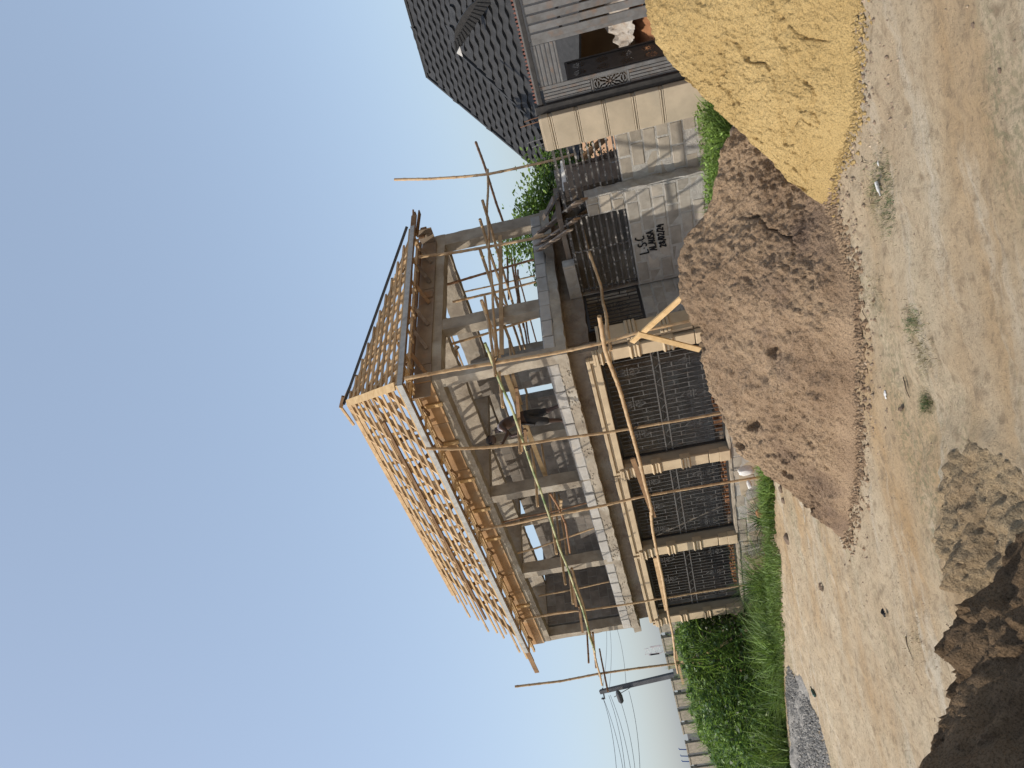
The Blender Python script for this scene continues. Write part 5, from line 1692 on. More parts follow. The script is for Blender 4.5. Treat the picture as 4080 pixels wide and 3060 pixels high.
ed = [('pelvis', 'waist'), ('waist', 'chest'), ('chest', 'neck0'), ('neck0', 'neck'), ('pelvis', 'hipL'), ('hipL', 'kneeL'), ('kneeL', 'ankL'), ('ankL', 'toeL'),
      ('pelvis', 'hipR'), ('hipR', 'kneeR'), ('kneeR', 'ankR'), ('ankR', 'toeR'), ('chest', 'shL'), ('shL', 'elL'), ('elL', 'wrL'), ('wrL', 'haL'), ('chest', 'shR'), ('shR', 'elR'), ('elR', 'wrR'), ('wrR', 'haR')]
rad = dict(pelvis=.125, waist=(.115, .095), chest=(.135, .105), neck0=.065, neck=.056, hipL=.095, kneeL=.060, ankL=.036, toeL=.030, hipR=.095, kneeR=.060, ankR=.036, toeR=.030,
           shL=.060, elL=.040, wrL=.027, haL=.030, shR=.060, elR=.040, wrR=.027, haR=.030)
person = thing('person', Q_(1.86, .25, 3.43), 'barefoot workman in a rolled white vest and black cropped trousers standing on the parapet', 'person')
body = skin_body('body', [Q_(*J[n]) for n in names], [(idx[a], idx[b]) for a, b in ed], [rad[n] for n in names], M['skin'], person)
# head: ovoid with brow, nose, lips, chin and ears, tilted to look down along the boards
def head(center, fwd, up, s, m, parent):
    f = np.array(fwd, float); f /= np.linalg.norm(f)
    u = np.array(up, float); u -= f * (u @ f); u /= np.linalg.norm(u)
    r = np.cross(f, u)
    nth, nph = 26, 20
    V = []; Fc = []
    for j in range(nph + 1):
        ph = math.pi * j / nph
        for i in range(nth):
            th = 2 * math.pi * i / nth
            x = math.sin(ph) * math.cos(th); y = math.sin(ph) * math.sin(th); z = math.cos(ph)
            fx, sy, uz = x * 0.098, y * 0.076, z * 0.118
            if uz < 0:                         # jaw narrows and comes forward
                sy *= 1 + uz * 2.6; fx *= 1 + uz * (1.2 if x > 0 else 4.0)
                if x > 0: fx += -uz * 0.10
            face = max(0, x) ** 6
            nose = math.exp(-((sy / .016) ** 2)) * math.exp(-(((uz + .012) / .022) ** 2)) * (1 if x > 0 else 0)
            lips = math.exp(-((sy / .026) ** 2)) * math.exp(-(((uz + .052) / .010) ** 2)) * (1 if x > 0 else 0)
            brow = math.exp(-(((uz - .030) / .012) ** 2)) * face
            eye = math.exp(-(((abs(sy) - .030) / .013) ** 2)) * math.exp(-(((uz - .010) / .012) ** 2)) * (1 if x > 0 else 0)
            fx += nose * .026 + lips * .012 + brow * .006 - eye * .010
            V.append(np.array(center) + s * (f * fx + r * sy + u * uz))
    for j in range(nph):
        for i in range(nth):
            Fc.append((j * nth + i, j * nth + (i + 1) % nth, (j + 1) * nth + (i + 1) % nth, (j + 1) * nth + i))
    g = MB(); g.add(V, Fc)
    h = g.build('head', m, parent, smooth=True)
    for sgn in (-1, 1):
        g = MB()
        c = np.array(center) + s * (r * .076 * sgn - f * .008 + u * .0)
        g.tube(np.array([c + s * (u * .030 * math.cos(t) + f * .016 * math.sin(t) + r * sgn * .008) for t in np.linspace(0, 6.0, 12)]), 0.007, 6)
        g.build('ear', m, h, smooth=True)
        g = MB()
        e = np.array(center) + s * (f * .082 + r * .030 * sgn + u * .010)
        for k in range(2):
            g.add([e + .011 * np.array(v) for v in ((1, 0, 0), (0, 1, 0), (-1, 0, 0), (0, -1, 0), (0, 0, 1), (0, 0, -1))], [(0, 1, 4), (1, 2, 4), (2, 3, 4), (3, 0, 4), (1, 0, 5), (2, 1, 5), (3, 2, 5), (0, 3, 5)])
        g.build('eye', M['white_sack'] if sgn > 3 else M['black'], h)
    # close cropped hair cap
    V2 = []; F2 = []
    for j in range(9):
        ph = math.pi * 0.56 * j / 8
        for i in range(nth):
            th = 2 * math.pi * i / nth
            x = math.sin(ph) * math.cos(th); y = math.sin(ph) * math.sin(th); z = math.cos(ph)
            k_ = 1.07
            uz = z * .118 * k_
            if x > 0.35 and uz < .045: uz = .045 + (uz - .045) * .1
            V2.append(np.array(center) + s * (f * x * .098 * k_ + r * y * .078 * k_ + u * uz))
    for j in range(8):
        for i in range(nth):
            F2.append((j * nth + i, j * nth + (i + 1) % nth, (j + 1) * nth + (i + 1) % nth, (j + 1) * nth + i))
    g = MB(); g.add(V2, F2); g.build('hair', M['hair'], h, smooth=True)
hc = A_(d7(372, 1072), .12)
fdir = AX * 0.70 - BX * 0.35 + np.array([0, 0, -0.62])
head(hc, fdir, AX * 0.5 + np.array([0, 0, .9]), 1.02, M['skin'], person)
# hands: palm and five separate curled fingers each
def hand(wr, pd, side, curl, parent, s=1.0):
    """wr wrist, pd pointing direction of the hand, side across the palm towards the thumb, curl closing direction"""
    pd = np.array(pd, float); pd /= np.linalg.norm(pd)
    sd = np.array(side, float); sd -= pd * (sd @ pd); sd /= np.linalg.norm(sd)
    cu = np.array(curl, float); cu -= pd * (cu @ pd) + sd * (cu @ sd); cu /= np.linalg.norm(cu)
    palm = np.array(wr) + pd * .045 * s
    skin_body('palm', [np.array(wr), palm, np.array(wr) + pd * .085 * s], [(0, 1), (1, 2)], [(.022, .020), (.036, .015), (.034, .013)], M['skin'], parent, sub=2)
    for k, (o_, ln) in enumerate(((.028, .066), (.010, .074), (-.009, .069), (-.027, .054))):
        b0 = palm + pd * .030 * s + sd * o_ * s
        p1 = b0 + pd * ln * .45 * s + cu * .008
        p2 = p1 + (pd * .55 + cu * .85) * ln * .38 * s
        p3 = p2 + (-pd * .25 + cu * 1.0) * ln * .32 * s
        skin_body('finger', [b0, p1, p2, p3], [(0, 1), (1, 2), (2, 3)], [.0095, .0090, .0082, .0072], M['skin'], parent, sub=1)
    t0 = np.array(wr) + pd * .02 * s + sd * .022 * s
    t1 = t0 + (sd * .8 + pd * .5) * .034 * s
    t2 = t1 + (pd * .6 + cu * .8 + sd * .1) * .030 * s
    t3 = t2 + (cu * 1.0 - sd * .5) * .022 * s
    skin_body('thumb', [t0, t1, t2, t3], [(0, 1), (1, 2), (2, 3)], [.0125, .0110, .0098, .0085], M['skin'], parent, sub=1)
hand(Q_(*J['wrL']), Q_(*J['haL']) - Q_(*J['wrL']), (0, 0, 1), AX, person)
hand(Q_(*J['wrR']), Q_(*J['haR']) - Q_(*J['wrR']), -BX, (0, 0, -1), person)
for an, to in (('ankL', 'toeL'), ('ankR', 'toeR')):
    a_, t_ = Q_(*J[an]), Q_(*J[to])
    heel = a_ + (a_ - t_) * .35; heel[2] = t_[2] + .004
    ball = t_ + (t_ - a_) * .15; ball[2] = t_[2] - .004
    skin_body('foot', [a_ - (0, 0, .0), (heel + a_) / 2, heel, (a_ + ball) / 2 - np.array([0, 0, .01]), ball, ball + (ball - heel) * .22], [(0, 1), (1, 2), (1, 3), (3, 4), (4, 5)],
              [.036, .036, .028, (.036, .030), (.042, .020), (.036, .014)], M['skin'], person, sub=1)
# clothes
mixj = lambda p, q, t: tuple(a_ * (1 - t) + b_ * t for a_, b_ in zip(p, q))
tj = [J['pelvis'], J['hipL'], J['kneeL'], mixj(J['kneeL'], J['ankL'], .35), J['hipR'], J['kneeR'], mixj(J['kneeR'], J['ankR'], .3), mixj(J['pelvis'], J['waist'], .6)]
skin_body('trousers', [Q_(*p) for p in tj], [(0, 1), (1, 2), (2, 3), (0, 4), (4, 5), (5, 6), (0, 7)], [.142, .115, .084, .080, .115, .084, .080, (.128, .112)], M['trousers'], person)
vj = [mixj(J['waist'], J['chest'], .55), J['chest'], mixj(J['chest'], J['neck0'], .7), mixj(J['neck0'], J['shL'], .6), mixj(J['neck0'], J['shR'], .6)]
skin_body('vest', [Q_(*p) for p in vj], [(0, 1), (1, 2), (2, 3), (2, 4)], [(.120, .105), (.150, .122), (.105, .09), (.072, .062), (.072, .062)], M['shirt'], person)
o = MB()
o.bar(Q_(*J['waist']) - BX * .14, Q_(*mixj(J['hipL'], J['kneeL'], .5)) - BX * .11, .09, .02)
o = o.build('belt_cloth', M['trousers'], person, bevel=.006)

# ================================================================ PLANTS
def weeds_ab(a0, a1, b0, b1, thr=-0.2, seed=0):
    def fn(n):
        P = scatter_ab(n, a0, a1, b0, b1)
        w = vnoise(P * 1.3, seed)
        return P[w > thr + rng.uniform(-.3, .3, len(P))]
    return fn
g = MB()
g.add(*blades(9000, weeds_ab(0.5, 7.6, -3.1, -1.9, -0.3, 2), (0.08, 0.30), (0.016, 0.042), 1.3, 1.2))
g.add(*blades(9000, weeds_ab(2.5, 9.6, -3.5, -2.0, -0.5, 7), (0.06, 0.22), (0.010, 0.022), 1.2, 1.0))
g.add(*blades(3600, weeds_ab(6.6, 11.0, -3.2, -0.9, -0.2, 5), (0.35, 1.1), (0.022, 0.048), 1.4, 1.4, seg=4))
o = g.build('grass', M['green'], origin=W(5, -1.5, 0)); tag(o, 'green grass growing in the ditch along the foot of the long facade', None, None, 'stuff')
# arching tussocks
def tussock(P, n, h, label, m='green', w=(0.018, 0.04), group='arching grass tussocks', lean=1.5):
    g = MB()
    def fn(k):
        Q = np.tile(np.array(P), (k, 1)); Q[:, :2] += rng.normal(0, 0.07, (k, 2)); return Q
    g.add(*blades(n, fn, (h * .6, h), w, lean, 1.5, seg=5))
    o = g.build('grass_tussock', M[m], origin=P); return tag(o, label, 'grass tussock', group)
tussock(W(8.3, -.55, -.5), 260, 1.35, 'big arching tussock of coarse grass in front of the grille nearest the weeds', 'green_dark')
tussock(W(5.9, -.35, -.52), 110, 0.75, 'thin dark tussock just past the white sack', 'green_dark')
tussock(W(10.6, -1.0, -.5), 200, 1.1, 'arching tussock at the last pillar of the long facade', 'green_dark')
tussock(W(2.6, .9, -.35) , 10, 0.5, 'wisps of grass behind the brown sand at the widest opening', 'green')
# thicket beyond the end of the house
def thicket_h(a, b):
    P = np.stack([a, b, a * 0], 1)
    base = 2.5 - 0.09 * np.clip(a - 11.5, 0, 9) + 0.32 * vnoise(P * 0.6, 12) + 0.30 * vnoise(P * 1.7, 14)
    base = base * smooth(b, -4.4 - .1 * (a - 10), -1.2) ** 0.8
    return np.maximum(base * smooth(a, 9.4, 11.6), 0.15)
def thick_pts(n, surf=0.5):
    a = rng.uniform(10.2, 27, n); b = rng.uniform(-5.8, 8.0, n)
    keep = ~((a < 11.3) & (b > -0.35)) & (b > -4.25 - 0.12 * (a - 10))
    a, b = a[keep], b[keep]
    H_ = thicket_h(a, b)
    z = H_ * (1 - rng.uniform(0, 1, len(a)) ** 2.0 * surf)
    P = CORNER + a[:, None] * AX + b[:, None] * BX
    cl = vnoise(P * 1.1 + 5, 23)
    k = cl > -0.8
    P = P[k]; P[:, 2] = gz(P) * 0.9 + z[k]
    return P
g = MB()
g.add(*leaves(thick_pts(95000, .6), (0.035, 0.085), 0.7))
o = g.build('weed_leaves', M['green_bright'], origin=W(14, 0, 0)); tag(o, 'dense leafy weeds filling the plot beyond the end of the house', None, None, 'stuff')
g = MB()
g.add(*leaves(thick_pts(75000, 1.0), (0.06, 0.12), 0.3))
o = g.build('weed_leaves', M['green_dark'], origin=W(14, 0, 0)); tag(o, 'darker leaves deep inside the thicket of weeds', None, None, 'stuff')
def thick_ground(n):
    a = rng.uniform(9.8, 20, n); b = rng.uniform(-5.6, -0.5, n)
    k = (b > -4.2 - 0.12 * (a - 10)); a, b = a[k], b[k]
    P = CORNER + a[:, None] * AX + b[:, None] * BX
    P[:, 2] = gz(P)
    return P
g = MB()
g.add(*blades(9500, thick_ground, (0.4, 1.3), (0.02, 0.05), 0.9, 1.1, seg=4))
o = g.build('tall_grass', M['green'], origin=W(14, -3, 0)); tag(o, 'tall coarse grass along the front of the leafy thicket', None, None, 'stuff')
def top_blades(n):
    P = thick_pts(n, 0.0)
    P[:, 2] -= 0.35
    return P
g = MB(); g.add(*blades(17000, top_blades, (0.35, 0.95), (0.014, 0.032), 1.1, 1.2, seg=3))
o = g.build('tall_grass', M['green_bright'], origin=W(14, 2, 0)); tag(o, 'grass blades rising out of the top of the thicket', None, None, 'stuff')
g = MB()
P = W(11.25, .9, 1.0)
for k in range(7):
    an = random.uniform(2.2, 4.6); ln = random.uniform(.7, 1.2)
    d = np.array([math.cos(an), math.sin(an), 0])
    pts = [P + d * ln * t + np.array([0, 0, 1.25 * t - 0.9 * t * t]) * 1.0 for t in np.linspace(0, 1, 9)]
    s_ = np.cross(d, (0, 0, 1)); V = []; Fs = []
    for i, p in enumerate(pts):
        w_ = 0.085 * math.sin(math.pi * min(1, (i + .6) / 9.4))
        V += [p - s_ * w_ + (0, 0, .02), p, p + s_ * w_ + (0, 0, .02)]
    for i in range(8):
        for j in range(2): Fs.append((3 * i + j, 3 * i + j + 1, 3 * i + 4 + j, 3 * i + 3 + j))
    g.add(V, Fs)
o = g.build('plantain_clump', M['green_bright'], smooth=True); tag(o, 'broad leaved clump with arching stalks at the last pillar of the house', 'plant')
# grass between the sand and the boundary wall
def strip(a0, a1, b0, b1, n, h, m, lb, nm='grass', w=(0.016, 0.042)):
    g = MB()
    g.add(*blades(n, weeds_ab(a0, a1, b0, b1, -0.9, 31), h, w, 1.1, 1.1, seg=4))
    o = g.build(nm, M[m], origin=W((a0 + a1) / 2, (b0 + b1) / 2, -.3)); return tag(o, lb, None, None, 'stuff')
strip(-4.0, -1.5, -0.5, 0.7, 3600, (0.15, 0.55), 'green', 'long green grass between the sand heaps and the boundary wall')
g = MB()
Pl = scatter_ab(3800, -4.0, -1.4, -0.5, 0.75); Pl[:, 2] += rng.uniform(.05, .42, len(Pl))
g.add(*leaves(Pl, (0.02, 0.05), 0.6))
o = g.build('weed_leaves', M['green_bright'], origin=W(-2.7, 0, -.3)); tag(o, 'small weed leaves among the grass by the boundary wall', None, None, 'stuff')
strip(-3.6, -1.2, .9, 1.5, 1200, (0.08, 0.28), 'green_bright', 'bright low weeds against the clay bank of the boundary wall')
tussock(W(-1.55, 1.25, -.3), 70, 0.62, 'thin pale tussock leaning over the marker writing wall', 'green', (0.008, 0.018))
# sprigs of green on the road
def sprig_fn(lst):
    def fn(n):
        out = []
        for (x, y, sx, sy) in lst:
            m_ = n // len(lst)
            px = rng.normal(x, sx, m_); py = rng.normal(y, sy, m_)
            for i in range(m_): out.append(pZ(px[i], py[i], 0))
        P = np.array(out); P[:, 2] = gz(P); return P
    return fn
g = MB()
g.add(*blades(1700, sprig_fn([(3510, 700, 25, 60), (3530, 850, 25, 60), (3660, 1300, 22, 45), (3700, 1420, 20, 40), (3690, 1610, 12, 25), (3500, 1170, 30, 60), (3480, 770, 20, 40), (3640, 2560, 20, 60)]), (0.015, 0.055), (0.002, 0.006), 1.5, 1.2, seg=2))
o = g.build('road_grass', M['dry']); tag(o, 'sparse trampled grass shoots on the sandy road', None, None, 'stuff')
g = MB()
g.add(*blades(650, sprig_fn([(3515, 705, 22, 50), (3695, 1605, 8, 18), (3545, 820, 22, 45), (3655, 1280, 16, 30)]), (0.015, 0.05), (0.003, 0.007), 1.2, 1.2, seg=2))
o = g.build('road_grass', M['green_dark']); tag(o, 'green tufts surviving on the sandy road', None, None, 'stuff')

# trees
def tree(P, h, R_, label, seed=0, n=2600, m='green_dark', crown_lo=0.3, group='trees beyond the house', ls=(0.05, 0.10)):
    t = thing('tree', P, label, 'tree', group)
    rr = random.Random(seed); P = np.array(P, float)
    g = MB(); tips = []
    top = P + np.array([rr.uniform(-.3, .3), rr.uniform(-.3, .3), h * .7])
    tr_ = [P + (top - P) * k / 6 + np.array([rr.uniform(-.06, .06), rr.uniform(-.06, .06), 0]) for k in range(7)]
    g.tube(tr_, np.linspace(.16, .05, 7), 8)
    for k in range(15):
        s0 = tr_[rr.randrange(2, 7)]
        an = rr.uniform(0, 6.28); el = rr.uniform(.2, 1.2); ln = R_ * rr.uniform(.5, 1.0)
        e = s0 + np.array([math.cos(an) * math.cos(el), math.sin(an) * math.cos(el), math.sin(el) * (h / R_) * .35 + .15]) * ln
        mid = (s0 + e) / 2 + np.array([rr.uniform(-.15, .15), rr.uniform(-.15, .15), rr.uniform(0, .2)])
        g.tube([s0, mid, e], [.05, .03, .012], 5); tips.append(e); tips.append(mid)
        for q in range(3):
            e2 = e + np.array([rr.uniform(-1, 1), rr.uniform(-1, 1), rr.uniform(-.2, 1.0)]) * .42
            g.tube([e, (e + e2) / 2, e2], [.014, .009, .004], 4); tips.append(e2)
    g.build('trunk', M['bark'], t, smooth=True)
    tips = np.array(tips)
    pick = tips[rng.integers(0, len(tips), n)]
    sp = rng.normal(0, 1, (n, 3)) * np.array([.26, .26, .20]) * (R_ / 1.6)
    L = pick + sp
    g = MB(); g.add(*leaves(L, ls, .5)); g.build('crown', M[m], t)
    return t
tr1 = on_plane(2160, 830, BX, W(0, 7.0, 0)); l1 = loc(tr1)
tree(W(l1[0], 7.0, -.5), 4.35, 1.5, 'loose leafy tree between the upper storey and the neighbouring roof', 3, 9500, ls=(.04, .09), m='green_bright')
tr2 = on_plane(2110, 1010, BX, W(0, 8.5, 0)); l2 = loc(tr2)
tree(W(l2[0], 8.5, -.5), 4.15, 1.3, 'dark green tree seen through the far bay of the short side', 8, 22000, ls=(.05, .10), m='green_dark')
tr3 = on_plane(2130, 1150, BX, W(0, 9.0, 0)); l3 = loc(tr3)
tree(W(l3[0], 9.0, -.5), 3.7, .8, 'small leafy tree behind the middle column of the short side', 15, 6000, ls=(.05, .10), m='green')
tr4 = on_plane(2195, 760, BX, W(0, 6.5, 0)); l4 = loc(tr4)
tree(W(l4[0], 6.5, -.5), 3.35, .7, 'low bush tucked under the corner of the dark neighbouring roof', 19, 4000, ls=(.04, .08))

# ================================================================ FAR LEFT: FENCE, POLE, WIRES, MAST
FW0 = pY(2632, 2497, 27.0); FW1 = pY(2758, 3060, 34.0)
FW1[2] = FW0[2] = 2.55
fdirv = FW1 - FW0; FL = np.hypot(fdirv[0], fdirv[1]); fdirv /= FL
fence = thing('boundary_fence', (FW0 + FW1) / 2 - np.array([0, 0, 3.1]), 'far fence of pale textured panels and dark recessed posts beyond the weeds', 'fence')
fn_ = np.cross(fdirv, (0, 0, 1))
if fn_ @ (EYE - FW0) < 0: fn_ = -fn_
def fbox(name, m, s0, s1, z0, z1, o0, o1):
    g = MB()
    c = [FW0 * (1, 1, 0) + fdirv * s + fn_ * o + np.array([0, 0, z]) for z in (z0, z1) for (s, o) in ((s0, o0), (s0, o1), (s1, o1), (s1, o0))]
    g.hexa(c); return g.build(name, m, fence)
s = -3.2; i = 0
fbox('backing', M['fence_dark'], -3.2, FL + 6, -.6, 2.42, -.20, -.08)
while s < FL + 5:
    w_ = 0.80 + 0.1 * math.sin(i * 2.3)
    z_t = 2.52 - 0.0 * s
    fbox('panel', M['paver_pale'], s, s + w_, -.5, z_t, -.079, 0.03)
    fbox('panel_cap', M['paver_pale'], s - .02, s + w_ + .02, z_t + .001, z_t + .05, -.10, .05)
    dw = 0.34 if i % 4 else 0.8
    fbox('post', M['fence_dark'], s + w_ + .06, s + w_ + dw - .06, -.5, 2.30 if i % 3 else 2.52, -.079, -.02)
    s += w_ + dw; i += 1
for k, s in enumerate((FL - 1.6, FL - 1.0, FL - .5)):
    g = MB(); c = FW0 + fdirv * s - fn_ * .05; g.tube([c, c + np.array([.05, 0, .30]), c + np.array([.05, 0, .31]) - fn_ * .05], .02, 5); g.build('bracket', M['blue'], fence)
pt0, pt1 = pY(2391, 2757, 31.0), pY(2706, 2684, 30.0)
pdn = pt1 + (pt1 - pt0) * 1.0; 
ppole = thing('power_pole', np.array([pdn[0], pdn[1], -0.6]), 'leaning dark concrete power pole carrying cables over the weeds', 'power pole')
g = MB(); g.bar(pt0, pt1 + (pt1 - pt0) * .8, 0.2, 0.2, up=(0, 1, 0)); 
tp = g.v[0]
c_top = pt0
for i in (0, 1, 4, 5): tp[i] = c_top + (tp[i] - c_top) * .75
g.build('pole', M['pole_concrete'], ppole, bevel=.02)
arm0 = pt0 + (pt1 - pt0) * .49
for f_ in (0.04,):
    c = pt0 + (pt1 - pt0) * f_
    g = MB(); g.bar(c - np.array([.3, 0, 0]), c + np.array([.12, 0, 0]), .04, .05); g.build('crossarm', M['grey_iron'], ppole)
    g = MB(); g.tube([c - np.array([.27, 0, -.02]), c - np.array([.27, 0, -.09]), c - np.array([.27, 0, -.12])], [.03, .04, .02], 8); g.build('insulator', M['pole_concrete'], ppole)
lc = pY(*k8(368, 1035), 30.5)
g = MB(); g.tube([arm0, lc + np.array([0, 0, .2])], .015, 5); g.build('lamp_arm', M['grey_iron'], ppole)
g = MB(); g.tube([lc + np.array([.25, 0, .05]), lc + np.array([.15, 0, .03]), lc, lc - np.array([.2, 0, .02]), lc - np.array([.26, 0, .02])], [.03, .09, .11, .10, .05], 8); g.build('lamp_head', M['pole_concrete'], ppole, smooth=True)
def wire(P, Q, label, sag=0.35, r=0.007, group='cables on the power pole'):
    P = np.array(P); Q = np.array(Q)
    g = MB()
    pts = [P + (Q - P) * t - np.array([0, 0, sag * 4 * t * (1 - t)]) for t in np.linspace(0, 1, 24)]
    g.tube(pts, r, 4)
    o = g.build('cable', M['wire']); return tag(o, label, 'cable', group)
ends_left = [(k8(318, 1659), 25.), (k8(375, 1659), 26.), (k8(392, 1659), 24.), (k8(440, 1659), 25.), (k8(480, 1659), 26.), (k8(522, 1659), 24.)]
lbs = ['uppermost cable running from the pole over the weeds', 'second cable running from the pole over the weeds', 'third cable running from the pole over the weeds', 'fourth cable running from the pole over the weeds', 'fifth cable running from the pole over the weeds', 'lowest cable running from the pole over the weeds']
for i, ((px, Y), lb) in enumerate(zip(ends_left, lbs)):
    f_ = (0.02, .02, .10, .12, .22, .36)[i]
    q = pY(px[0], px[1], Y)
    p = pt0 + (pt1 - pt0) * f_ - np.array([.2, 0, 0])
    q2 = p + (q - p) * 1.25
    wire(p, q2, lb, 0.12)
for i, (px, f_, lb) in enumerate(((k8(232, 500), .03, 'highest cable running from the pole towards the house'), (k8(265, 500), .12, 'middle cable running from the pole towards the house'), (k8(336, 500), .34, 'lowest cable running from the pole towards the house'))):
    q = pY(px[0], px[1], 42.); p = pt0 + (pt1 - pt0) * f_
    wire(p, p + (q - p) * 1.6, lb, 0.15)
mast = thing('lattice_mast', pY(2645, 2585, 110) * (1, 1, 0), 'faint distant lattice mast rising above the far fence', 'mast')
m0, m1 = pY(2660, 2583, 110), pY(2568, 2597, 110)
M['mast'] = mat('pale_galvanised_steel', (0.6, 0.62, 0.65), None, 3, 0.6, 0)
m0b = m0.copy(); m0b[2] = 0
for dx in (-.45, .45):
    g = MB(); g.tube([m0b + (dx * 1.3, 0, 0), m0 + (dx * 1.05, 0, 0), m1 + (dx * .8, 0, 0)], .035, 4); g.build('leg', M['mast'], mast)
g = MB()
for k in range(14):
    z0 = m0[2] + (m1[2] - m0[2]) * (k - 6) / 8; z1 = z0 + (m1[2] - m0[2]) / 8
    if z1 > m1[2] + .01: break
    sx = .45 if k % 2 else -.45
    g.tube([np.array([m0[0] + sx, m0[1], z0]), np.array([m0[0] - sx, m0[1], z1])], .025, 4)
g.build('lattice', M['mast'], mast)
for (z_, x_) in ((.55, -.5), (.5, .5), (.62, -.5)):
    c = m0 + (m1 - m0) * z_ + np.array([x_, 0, 0])
    g = MB(); g.bar(c - np.array([0, 0, .7]), c + np.array([0, 0, .7]), .16, .16)
    g.build('antenna', M['mast'], mast)

# ================================================================ SMALL THINGS ON THE GROUND
def sack(P, label, s=(.24, .17, .14), rot=0.4, m='white_sack', cat='sack', seed=0):
    n1, n2 = 22, 14
    V = []; Fs = []
    for j in range(n2 + 1):
        ph = math.pi * j / n2
        for i in range(n1):
            th = 2 * math.pi * i / n1
            d = np.array([math.sin(ph) * math.cos(th), math.sin(ph) * math.sin(th), math.cos(ph)])
            e = np.sign(d) * np.abs(d) ** .75
            V.append(e)
    V = np.array(V); k = 1 + .14 * fbm(V, 2.2, 3, seed) 
    V = V * np.array(s) * k[:, None]
    ca, sa = math.cos(rot), math.sin(rot)
    V = np.stack([V[:, 0] * ca - V[:, 1] * sa, V[:, 0] * sa + V[:, 1] * ca, V[:, 2]], 1) + np.array(P)
    for j in range(n2):
        for i in range(n1): Fs.append((j * n1 + i, j * n1 + (i + 1) % n1, (j + 1) * n1 + (i + 1) % n1, (j + 1) * n1 + i))
    g = MB(); g.add(V, Fs); o = g.build(cat.replace(' ', '_'), M[m], smooth=True)
    return tag(o, label, cat)
sp_ = A_((2972, 1875), 0.05)
sack(sp_ , 'crumpled white sack on the bank beside a bamboo foot', (.10, .10, .17), .9, seed=3)
sack(A_((2985, 1930), -.15), 'flattened white plastic bag spilling below the crumpled sack', (.09, .08, .05), .3, cat='plastic bag', seed=8)
sack(A_(d9(890, 715), -.7), 'orange cloth rag lying in the grass below the wall', (.10, .08, .09), .2, 'clay', 'rag', seed=6)
def rock(px, s, label, m='pebble', z=0.0, cat='stone', nm=None, seed=0):
    P = on_ground(*px); 
    bm = bmesh.new(); bmesh.ops.create_icosphere(bm, subdivisions=2, radius=1)
    vv = np.array([v.co[:] for v in bm.verts]); k = 1 + .35 * fbm(vv, 1.4, 3, seed)
    for v, kk in zip(bm.verts, k): v.co = Vector((v.co.x * kk * s * 1.2, v.co.y * kk * s, max(v.co.z * kk * s * .75, -s * .3)))
    me = bpy.data.meshes.new(nm or cat.replace(' ', '_')); bm.to_mesh(me); bm.free(); me.materials.append(M[m])
    o = bpy.data.objects.new(nm or cat.replace(' ', '_'), me); col.objects.link(o); o.location = P + np.array([0, 0, s * .2])
    ORG[o.name] = P
    return tag(o, label, cat)
M['stone'] = mat('brown_stone', (0.19, 0.14, 0.10), (0.12, 0.085, 0.06), 10, .9, .4, 30)
rock(d9(1122, 930), .07, 'lone brown stone on the road near the tip of the brown sand', 'stone', seed=4)
rock(d9(1070, 515), .055, 'grey brown stone by the edge of the grass behind the brown sand', 'stone', seed=5)
rock(d9(1085, 610), .04, 'small dark stone below the grey brown one', 'stone', seed=6)
rock((2945, 540), .10, 'stone lodged at the top of the brown sand beside the grass', 'stone', seed=9)
rock((3350, 1225), .03, 'small stone in front of the brown sand', 'stone', seed=9)
rock((3880, 100), .012, 'small dark stone on the bare road in front of the yellow sand', 'stone', seed=11)
rock((3985, 280), .012, 'small brown stone at the very edge of the road', 'stone', seed=12)
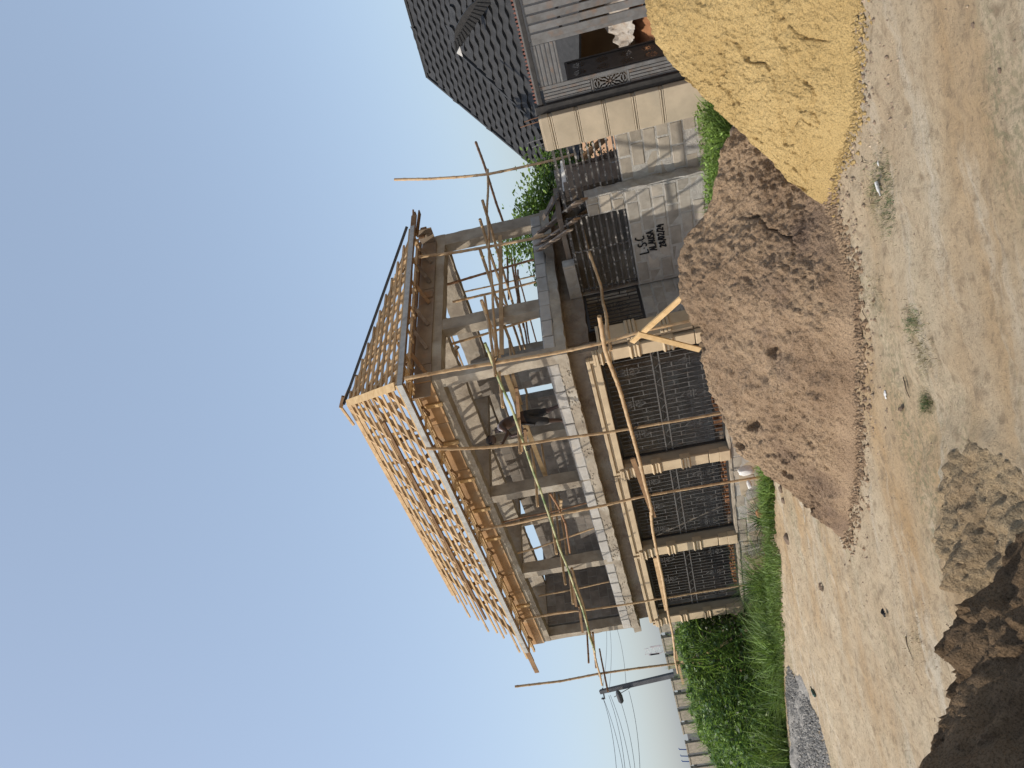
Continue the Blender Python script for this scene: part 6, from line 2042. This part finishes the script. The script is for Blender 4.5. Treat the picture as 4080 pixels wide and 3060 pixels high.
for (px, s_, sd, lb) in ((d9(1400, 1320), .07, 3, 'curled dark leaf lying on the pale road'), (d9(1945, 1530), .05, 4, 'small black rag on the road below the curled leaf'), ((3590, 1630), .035, 5, 'reddish dead leaf on the road in front of the brown sand')):
    P = on_ground(*px)
    crumple('dead_leaf', P + (0, 0, .01), s_, s_ * .55, s_ * .6, M['stone'] if sd != 4 else M['black'], lb, 'leaf' if sd != 4 else 'rag', seed=sd, n=18, rot=sd)
# bottles
def bottle(px, L, m, label, ang):
    P = on_ground(*px) + np.array([0, 0, L * .12])
    d = np.array([math.cos(ang), math.sin(ang), .03])
    g = MB()
    st = [0, .02, .1, .62, .74, .82, .97, 1.0]; rd = [.09, .115, .12, .12, .075, .045, .042, .05]
    g.tube([P + d * L * t for t in st], [r_ * L for r_ in rd], 12)
    o = g.build('bottle', M[m], smooth=True); return tag(o, label, 'bottle')
bottle((3256, 2772), .24, 'glass_green', 'dark green glass bottle lying near the gravel', math.radians(75))
bottle((3503, 722), .11, 'white_sack', 'small white plastic bottle in trampled grass before the yellow sand', math.radians(200))
# twigs
def twig(px, qx, label, r=.004):
    P, Q = on_ground(*px) + (0, 0, .008), on_ground(*qx) + (0, 0, .012)
    g = MB(); mid = (P + Q) / 2 + (random.uniform(-.02, .02), random.uniform(-.02, .02), .01)
    g.tube([P, mid, Q], [r, r * .9, r * .4], 5); o = g.build('twig', M['bark']); return tag(o, label, 'twig')
twig((3603, 1500), (3632, 1585), 'forked dry twig on the road before the middle of the brown sand')
twig((3610, 1515), (3630, 1580), 'straight dry twig lying beside the forked one', .003)
twig((3437, 620), (3465, 650), 'thin twig beside the yellow sand foot', .003)
twig((3470, 760), (3486, 830), 'thin dark twig near the white plastic bottle', .003)
twig((3612, 2535), (3640, 2620), 'dark stick lying on the road near the shaded mound', .006)
twig((3440, 1236), (3460, 1280), 'bent twig beside the brown sand', .004)
crumple('wrapper', on_ground(3527, 1573) + (0, 0, .004), .035, .02, .012, M['white_sack'], 'torn white and blue sachet on the road', 'wrapper', seed=5, n=14)
for px, r_, lb in (((3505, 650), .02, 'white scrap of paper in trampled grass'),):
    crumple('paper_scrap', on_ground(*px) + (0, 0, .005), r_, r_ * .7, r_ * .5, M['white_sack'], lb, 'paper', seed=2, n=12)
